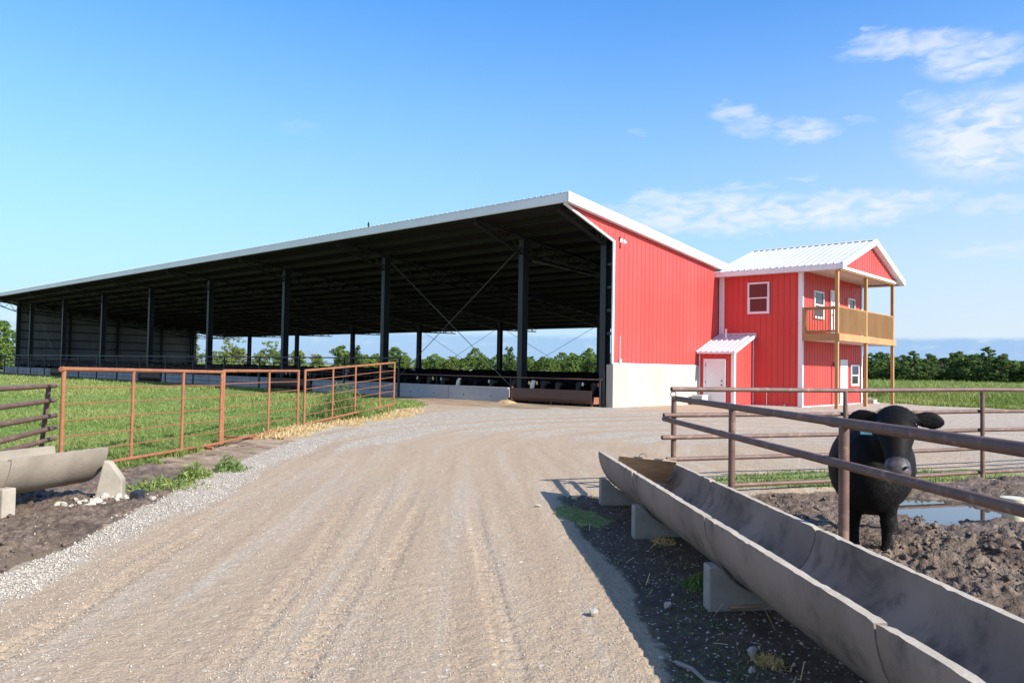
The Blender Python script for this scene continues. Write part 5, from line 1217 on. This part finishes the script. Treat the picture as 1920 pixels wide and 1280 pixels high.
tree_kind('dry', 'leaf_d', seed=7, h=5.0, w=2.0, nclump=40, per=45, leaf=.13, trunk_r=.12, crown_lo=.12, sparse=.25, limbs=10)
tree_kind('full', 'leaf_a', seed=8, h=8.0, w=3.4, nclump=120, per=90, leaf=.17, trunk_r=.28, crown_lo=.05)
def bare_mesh():
    rr = random.Random(9); mb = MB()
    def br(p, d, L, r, k):
        e = p + d*L; mb.tube([p, (p+e)/2 + Vector((rr.uniform(-.05, .05), rr.uniform(-.05, .05), 0))*L, e], [r, r*.75, r*.5], 5)
        if k > 0:
            for _ in range(3): br(p + d*L*rr.uniform(.5, 1), (d + Vector((rr.uniform(-.7, .7), rr.uniform(-.7, .7), rr.uniform(-.1, .4)))).normalized(), L*rr.uniform(.5, .75), r*.5, k-1)
    br(Vector((0, 0, -.2)), Vector((.05, 0, 1)), 2.3, .10, 4)
    me = bpy.data.meshes.new('trunk'); me.from_pydata(mb.v, [], mb.f); me.materials.append(M['bark_pale']); return me
BARE = bare_mesh()
LABK = {'bushy': 'bushy mid green tree', 'round': 'round-crowned green tree', 'dark': 'dense dark green tree', 'dark_tall': 'tall dark green tree', 'light': 'low yellow-green tree', 'loose': 'open yellow-green tree with bare limbs', 'dry': 'half-bare olive tree', 'full': 'big leafy green tree'}
def tree(kind, x, y, s, where, group, rz=0, sz=1.0, lab=None, wide=1.0):
    r = bpy.data.objects.new('tree', None); COL.objects.link(r); r.location = (x, y, 0); r.rotation_euler = (0, 0, rz); r.scale = (s*wide, s*wide, s*sz)
    tag(r, lab or (LABK[kind] + ' ' + where), 'tree', group)
    tm, cm = KINDS[kind]
    for nme, me in (('trunk', tm), ('crown', cm)):
        o = bpy.data.objects.new(nme, me); COL.objects.link(o); o.parent = r
def bare(x, y, s, lab, group=None):
    o = bpy.data.objects.new('bare_tree', BARE); COL.objects.link(o); o.location = (x, y, 0); o.scale = (s, s, s); tag(o, lab, 'tree', group)
FW = np.array([-ROT[0][2], -ROT[1][2]]); FW /= np.linalg.norm(FW); RT = np.array([ROT[0][0], ROT[1][0]]); RT /= np.linalg.norm(RT)
rng = random.Random(21)
def row(a0, a1, dist, step, kinds, where, group, s0, s1, jit=6.0):
    """a row of trees between two bearings (degrees right of straight ahead) about dist metres off"""
    a = a0
    while a < a1:
        D = dist + rng.uniform(-jit, jit); b = math.radians(a); p = FW*D*math.cos(b) + RT*D*math.sin(b); p = p/math.cos(0)
        tree(rng.choice(kinds), p[0], p[1], rng.uniform(s0, s1), where, group, rng.uniform(0, 6.3), rng.uniform(.85, 1.12), None, 1.35 if dist > 140 else 1.1); a += step*rng.uniform(.75, 1.25)
WB, GBk = 'in the wood seen through the open barn', 'trees of the wood behind the barn'
row(-12.0, 9.0, 255, .5, ['bushy', 'round', 'bushy', 'light', 'full'], WB, GBk, .5, .95, 22)
row(-12.0, 9.0, 300, .7, ['round', 'bushy', 'dark', 'light'], WB, GBk, .75, 1.15, 15)
row(-22.0, -10.0, 120, 1.7, ['light', 'light', 'dry', 'loose'], 'behind the middle of the barn', 'scrubby trees behind the middle of the barn', .5, .72)
row(-24.0, -10.0, 170, 1.4, ['light', 'bushy', 'light'], 'behind the middle of the barn', 'scrubby trees behind the middle of the barn', .6, .85)
WR, GR = 'in the dark tree line beyond the grass field', 'trees of the dark line beyond the field'
row(23.0, 36.5, 146, 0.62, ['dark', 'bushy', 'dark_tall', 'dark', 'bushy'], WR, GR, .42, .84, 9)
row(23.0, 36.5, 158, 0.8, ['dark', 'dark_tall', 'bushy'], WR, GR, .55, .95, 9)
row(23.0, 36.5, 170, 0.8, ['dark', 'dark'], WR, GR, .8, .95)
row(9.5, 23.0, 170, 1.3, ['dark', 'bushy', 'round'], 'in the wood hidden behind the red house', 'trees of the wood behind the house', .9, 1.1)
def at_b(px, D):
    b = math.atan((px-960)/F_PX); p = FW*D + RT*D*math.tan(b); return p[0], p[1]
for px, D, kind, s, lab in ((4, 100, 'full', .80, 'big bright green tree beyond the far end of the barn at the left edge'), (-40, 96, 'full', .8, 'leafy green tree left of the barn, partly outside the picture'),
                            (18, 118, 'bushy', .7, 'low bushy tree beside the far corner of the barn'),
                            (352, 112, 'loose', .78, 'leafy tree just beyond the far end wall, seen beside the rear column'), (437, 118, 'loose', .76, 'open pale-limbed tree behind the barn between two rear columns'),
                            (640, 125, 'bushy', .84, 'fresh green tree behind the barn with a taller spire beside it'), (668, 122, 'dark_tall', .7, 'narrow green tree behind the barn next to the rear column'),
                            (1105, 150, 'round', .92, 'big round green tree behind the barn nearest the red wall'), (1075, 158, 'bushy', .86, 'green tree left of the big round one behind the barn'), (955, 152, 'dark_tall', .85, 'tall green tree standing behind the rear barn column'),
                            (1128, 146, 'full', .62, 'leafy green tree against the edge of the red wall, seen through the barn'),
                            (1790, 138, 'dark_tall', .84, 'tallest dark tree beyond the field, right of the bare tree'), (1838, 140, 'dark_tall', .84, 'dark tree with a high crown beyond the field near the right edge')):
    x, y = at_b(px, D); tree(kind, x, y, s, '', None, px*.7, 1.0, lab)
x, y = at_b(1764, 139); bare(x, y, .85, 'bare grey tree standing in the dark tree line beyond the field')
x, y = at_b(583, 120); bare(x, y, .8, 'bare pale tree behind the barn left of the fresh green tree')
x, y = at_b(400, 115); bare(x, y, .75, 'bare pale tree behind the barn left of the open-limbed tree')

# ------------------------------------------------------------------ grass, weeds, straw, stones
def blades(x, y, z, hgt, wid, lean, seed, tint):
    rng = np.random.RandomState(seed); n = len(x); a = rng.uniform(0, 2*math.pi, n); b = rng.uniform(0, 2*math.pi, n)
    wx, wy = np.cos(a)*wid, np.sin(a)*wid; lx, ly = np.cos(b)*hgt*lean, np.sin(b)*hgt*lean
    p = np.stack([x, y, z], 1); W3 = np.stack([wx, wy, wx*0], 1)
    m1 = p + np.stack([lx*.3, ly*.3, hgt*.55], 1); tp = p + np.stack([lx, ly, hgt*(1-.35*lean)], 1)
    V = np.stack([p - W3, p + W3, m1 + W3*.75, m1 - W3*.75, tp], 1).reshape(-1, 3)
    k = np.arange(n)[:, None]*5
    Fq = np.concatenate([k + np.array([[0, 1, 2]]), k + np.array([[0, 2, 3]]), k + np.array([[3, 2, 4]])])
    return V, Fq, np.repeat(tint, 5)
def fan_points(n, d0, d1, b0, b1, seed, power=1.0):
    rng = np.random.RandomState(seed); q = rng.rand(n); D = 1/((1-q)/d0**power + q/d1**power)**(1/power); b = np.radians(rng.uniform(b0, b1, n))
    px = FW[0]*D*np.cos(b) + RT[0]*D*np.sin(b); py = FW[1]*D*np.cos(b) + RT[1]*D*np.sin(b); return px, py, D
def grow(name, n, d0, d1, b0, b1, seed, hfun, mat, pick, w0=.0024, wk=.00030, lean=(.2, 1.2), power=1.0):
    x, y, D = fan_points(n, d0, d1, b0, b1, seed, power); Z = zones(x, y); rng = np.random.RandomState(seed+1)
    keep = pick(x, y, Z, rng.rand(n)); x, y, D = x[keep], y[keep], D[keep]; z = height(x, y)
    patch = fbm(x*.35, y*.35, 91, 3); h = hfun(x, y, D, patch)*rng.uniform(.55, 1.25, len(x)); tint = np.clip(patch*1.8 - .52 + rng.normal(0, .26, len(x)), 0, 1)
    V, Fq, T = blades(x, y, z - .01, h, w0 + wk*D, rng.uniform(lean[0], lean[1], len(x)), seed+2, tint)
    o = np_mesh(name, V, Fq, M[mat], dict(tint=T)); tag(o, kind='stuff'); return o
grow('grass', 620000, 9.0, 95, -50, 4, 101, lambda x, y, D, p: .05 + .17*sstep(p, .25, .75), 'grass', lambda x, y, Z, r: (Z['grass'] > .35) & (Z['gd'] > -.3) & (y < 23.6))
grow('grass', 150000, 40, 170, 14, 52, 111, lambda x, y, D, p: (.22 + .55*sstep(y - np.clip(-x-10, 0, 60)*.45, 44, 50))*(0.75+.5*p), 'grass', lambda x, y, Z, r: (Z['grass'] > .4) & (y > 38), w0=.005, wk=.00034)
grow('grass', 60000, 48, 170, -38, 18, 115, lambda x, y, D, p: .5 + .4*p, 'grass', lambda x, y, Z, r: (Z['grass'] > .4) & (y > 50), w0=.01, wk=.0006)
grow('grass', 26000, 8.5, 15, 8, 42, 121, lambda x, y, D, p: .05 + .05*p, 'grass', lambda x, y, Z, r: (Z['grass'] > .3) & (Z['bd'] > 0) & (Z['bd'] < 2.6) & (Z['mud'] < .5))
grow('weeds', 30000, 4.0, 24, -48, 2, 131, lambda x, y, D, p: .06 + .10*p, 'grass_dark', lambda x, y, Z, r: (Z['apron'] > .6) & (Z['gd'] < 0.1) & (Z['gd'] > -2.2) & (y < 16) & (r < .5*sstep(fbm(x*1.4, y*1.4, 77, 3), .52, .72)))
grow('weeds', 30000, 3.5, 10.5, -2, 30, 141, lambda x, y, D, p: .025 + .04*p, 'grass_dark', lambda x, y, Z, r: ((Z['grass'] > .3) | ((Z['soil'] > .6) & (fbm(x*2.6, y*2.6, 17, 3) > .62) & (r < .35))) & (Z['c'] > .6) & (Z['c'] < 2.6))
def litter(name, n, d0, d1, b0, b1, seed, pick, L=.09):
    x, y, D = fan_points(n, d0, d1, b0, b1, seed); Z = zones(x, y); rng = np.random.RandomState(seed+1); k = pick(x, y, Z, rng.rand(n)); x, y, D = x[k], y[k], D[k]; z = height(x, y); n = len(x)
    a = rng.uniform(0, 2*math.pi, n); l = L*rng.uniform(.5, 1.4, n); up = np.abs(rng.normal(0, .035, n)); dx, dy = np.cos(a)*l/2, np.sin(a)*l/2; w = .0018 + .0002*D; wx, wy = -np.sin(a)*w, np.cos(a)*w; t = rng.normal(0, .25, n)*l
    z0 = z + .008 + rng.rand(n)*.035
    V = np.stack([np.stack([x-dx-wx, y-dy-wy, z0], 1), np.stack([x-dx+wx, y-dy+wy, z0+w], 1), np.stack([x+dx+wx, y+dy+wy, z0+w+up+np.abs(t)], 1), np.stack([x+dx-wx, y+dy-wy, z0+up+np.abs(t)], 1)], 1).reshape(-1, 3)
    o = np_mesh(name, V, np.arange(4*n).reshape(-1, 4), M['straw'], dict(tint=np.repeat(rng.rand(n), 4))); tag(o, kind='stuff')
litter('straw', 52000, 11, 29, -32, 6, 151, lambda x, y, Z, r: (Z['straw'] > .35))
litter('straw', 5000, 3.2, 12, -40, 26, 155, lambda x, y, Z, r: ((Z['soil'] > .6) & (r < .05)), L=.07)
def stones(name, n, d0, d1, b0, b1, seed, pick, s0, s1, sk=0.0, power=1.0, tm=.55, ts=.25):
    x, y, D = fan_points(n, d0, d1, b0, b1, seed, power); Z = zones(x, y); rng = np.random.RandomState(seed+1); k = pick(x, y, Z, rng.rand(n)); x, y, D = x[k], y[k], D[k]; z = height(x, y); n = len(x)
    base = np.array([[1, 0, 0], [0, 1, 0], [-1, 0, 0], [0, -1, 0], [0, 0, .8], [0, 0, -.6]]); s = (s0 + (s1-s0)*rng.rand(n)**2.6) + sk*D
    V = base[None]*(1 + rng.normal(0, .25, (n, 6, 1)))*s[:, None, None]; a = rng.uniform(0, 6.3, n); c_, s_ = np.cos(a)[:, None], np.sin(a)[:, None]
    X_ = V[:, :, 0]*c_ - V[:, :, 1]*s_; Y_ = V[:, :, 0]*s_ + V[:, :, 1]*c_; tl = rng.normal(0, .4, (n, 1)); Z_ = V[:, :, 2] + X_*tl
    P = np.stack([X_ + x[:, None], Y_ + y[:, None], Z_ + z[:, None] + s[:, None]*.35], 2).reshape(-1, 3)
    f = np.array([[0, 1, 4], [1, 2, 4], [2, 3, 4], [3, 0, 4], [1, 0, 5], [2, 1, 5], [3, 2, 5], [0, 3, 5]]); Fq = (np.arange(n)[:, None, None]*6 + f[None]).reshape(-1, 3)
    o = np_mesh(name, P, Fq, M['stone'], dict(tint=np.repeat(np.clip(rng.normal(tm, ts, n), 0, 1), 6))); tag(o, kind='stuff')
stones('gravel', 170000, 3.5, 26, -46, 6, 161, lambda x, y, Z, r: (Z['white'] > .3) & (r < Z['white']*.85), .003, .011, .0003)
stones('gravel', 150000, 2.3, 22, -46, 40, 164, lambda x, y, Z, r: (Z['grass'] < .3) & (Z['mud'] < .1) & (Z['soil'] < .5) & (Z['apron'] < .6) & (r < .10 + .9*sstep(fbm(Z['lat']*1.5, Z['al']*.10, 83, 3), .42, .64)), .0020, .0055, .00030, tm=.38, ts=.28)
stones('gravel', 70000, 2.5, 26, -46, 46, 165, lambda x, y, Z, r: (Z['grass'] < .3) & (Z['mud'] < .4) & ((Z['mud'] < .1)) & (r < .16), .002, .007, .0002)
stones('gravel', 5000, 2.5, 11, -10, 34, 169, lambda x, y, Z, r: (Z['soil'] > .5) & (Z['c'] > 0.8) & (Z['c'] < 2.7) & (r < .35), .004, .018)
stones('gravel', 9000, 3.0, 11, -44, -8, 173, lambda x, y, Z, r: ((Z['apron'] > .5) | (Z['mud'] > .5)) & (Z['c'] < 0) & (r < .3), .004, .016)
# mud clods in the pen
def clods(n, seed, b0=12, b1=42, d0=4.2):
    rng = np.random.RandomState(seed); x, y, D = fan_points(n, d0, 15, b0, b1, seed); Z = zones(x, y); k = (Z['mud'] > .7) & (rng.rand(n) < sstep(fbm(x*1.3, y*1.3, 5, 3), .38, .62)); x, y = x[k], y[k]; z = height(x, y); ok = z > -.12; x, y, z = x[ok], y[ok], z[ok]; n = len(x)
    bm = bmesh.new(); bmesh.ops.create_icosphere(bm, subdivisions=2, radius=1); base = np.array([v.co[:] for v in bm.verts]); f = np.array([[v.index for v in q.verts] for q in bm.faces]); bm.free()
    s = .005 + .024*rng.rand(n)**3; V = base[None]*(1 + rng.normal(0, .30, (n, len(base), 1)))*s[:, None, None]*np.array([1, 1, .75]); P = (V + np.stack([x, y, z + s*.25], 1)[:, None]).reshape(-1, 3)
    o = np_mesh('mud_clods', P, (np.arange(n)[:, None, None]*len(base) + f[None]).reshape(-1, 3), M['mud_clod'], smooth=False); tag(o, kind='stuff')
M['mud_clod'] = pmat('dark_mud_clods', (0.16, 0.12, 0.09), (0.085, 0.062, 0.047), 3.0, rough=0.8, bump=0.5, bsc=60, bdist=0.008)
clods(9000, 181); clods(9000, 185, -52, -20, 5.5)
# tall weeds standing by the farthest gate
def bush(name, cx, cy, rx, h, n, seed, lab, mat='grass_dark'):
    rng = np.random.RandomState(seed); x = cx + rng.normal(0, rx*.5, n); y = cy + rng.normal(0, rx*.5, n); z = height(x, y); hh = h*np.exp(-((x-cx)**2+(y-cy)**2)/(2*(rx*.6)**2))*rng.uniform(.35, 1.1, n)
    V, Fq, T = blades(x, y, z, np.maximum(hh, .03), np.full(n, .008), rng.uniform(.1, .5, n), seed, np.clip(rng.normal(.45, .25, n), 0, 1)); m = 26*n//20
    lx = cx + rng.normal(0, rx*.45, m); ly = cy + rng.normal(0, rx*.45, m); lz = height(lx, ly) + h*np.exp(-((lx-cx)**2+(ly-cy)**2)/(2*(rx*.6)**2))*rng.uniform(.1, 1, m)
    a = rng.normal(0, 1, (m, 3)); a /= np.linalg.norm(a, axis=1)[:, None]; b = np.cross(a, rng.normal(0, 1, (m, 3))); b /= np.linalg.norm(b, axis=1)[:, None]; c = np.stack([lx, ly, lz], 1); s = .05
    Q = np.stack([c-a*s, c+b*s*.4, c+a*s], 1).reshape(-1, 3)
    Vt = np.concatenate([V, Q]) - np.array([cx, cy, 0]); Ft = np.concatenate([Fq, len(V) + np.arange(3*m).reshape(-1, 3)])
    o = np_mesh(name, Vt, Ft, M[mat], dict(tint=np.concatenate([T, np.repeat(np.clip(rng.normal(.4, .25, m), 0, 1), 3)]))); o.location = (cx, cy, 0)
    if n == 260: tag(o, kind='stuff')
    else: tag(o, lab, 'weeds')
bush('weed_clump', -19.9, 14.0, 1.0, 1.15, 1500, 191, 'tall bushy green weeds behind the farthest rusty gate')
bush('weed_clump', -10.05, 4.35, .5, .13, 260, 192, 'leafy green weed patch on the soil right of the concrete wedge', 'grass')
bush('weed_clump', -10.9, 5.7, .25, .24, 160, 193, 'spiky green weed between the first gate and the white gravel')
bush('weed_clump', -10.55, 5.0, .25, .25, 200, 196, 'thin tall grass tuft between the leafy weed patch and the spiky weed', 'grass')
bush('weed_clump', -1.90, 4.22, .09, .035, 60, 194, 'dry straw-coloured tuft on the dark soil under the near trough', 'straw')
bush('weed_clump', -3.95, 6.45, .10, .035, 60, 195, 'dry brown tuft on the dark soil by the second support block', 'straw')
bush('weed_clump', -2.95, 5.4, .16, .10, 200, 197, 'small dark green weed in the shade left of the large concrete block')
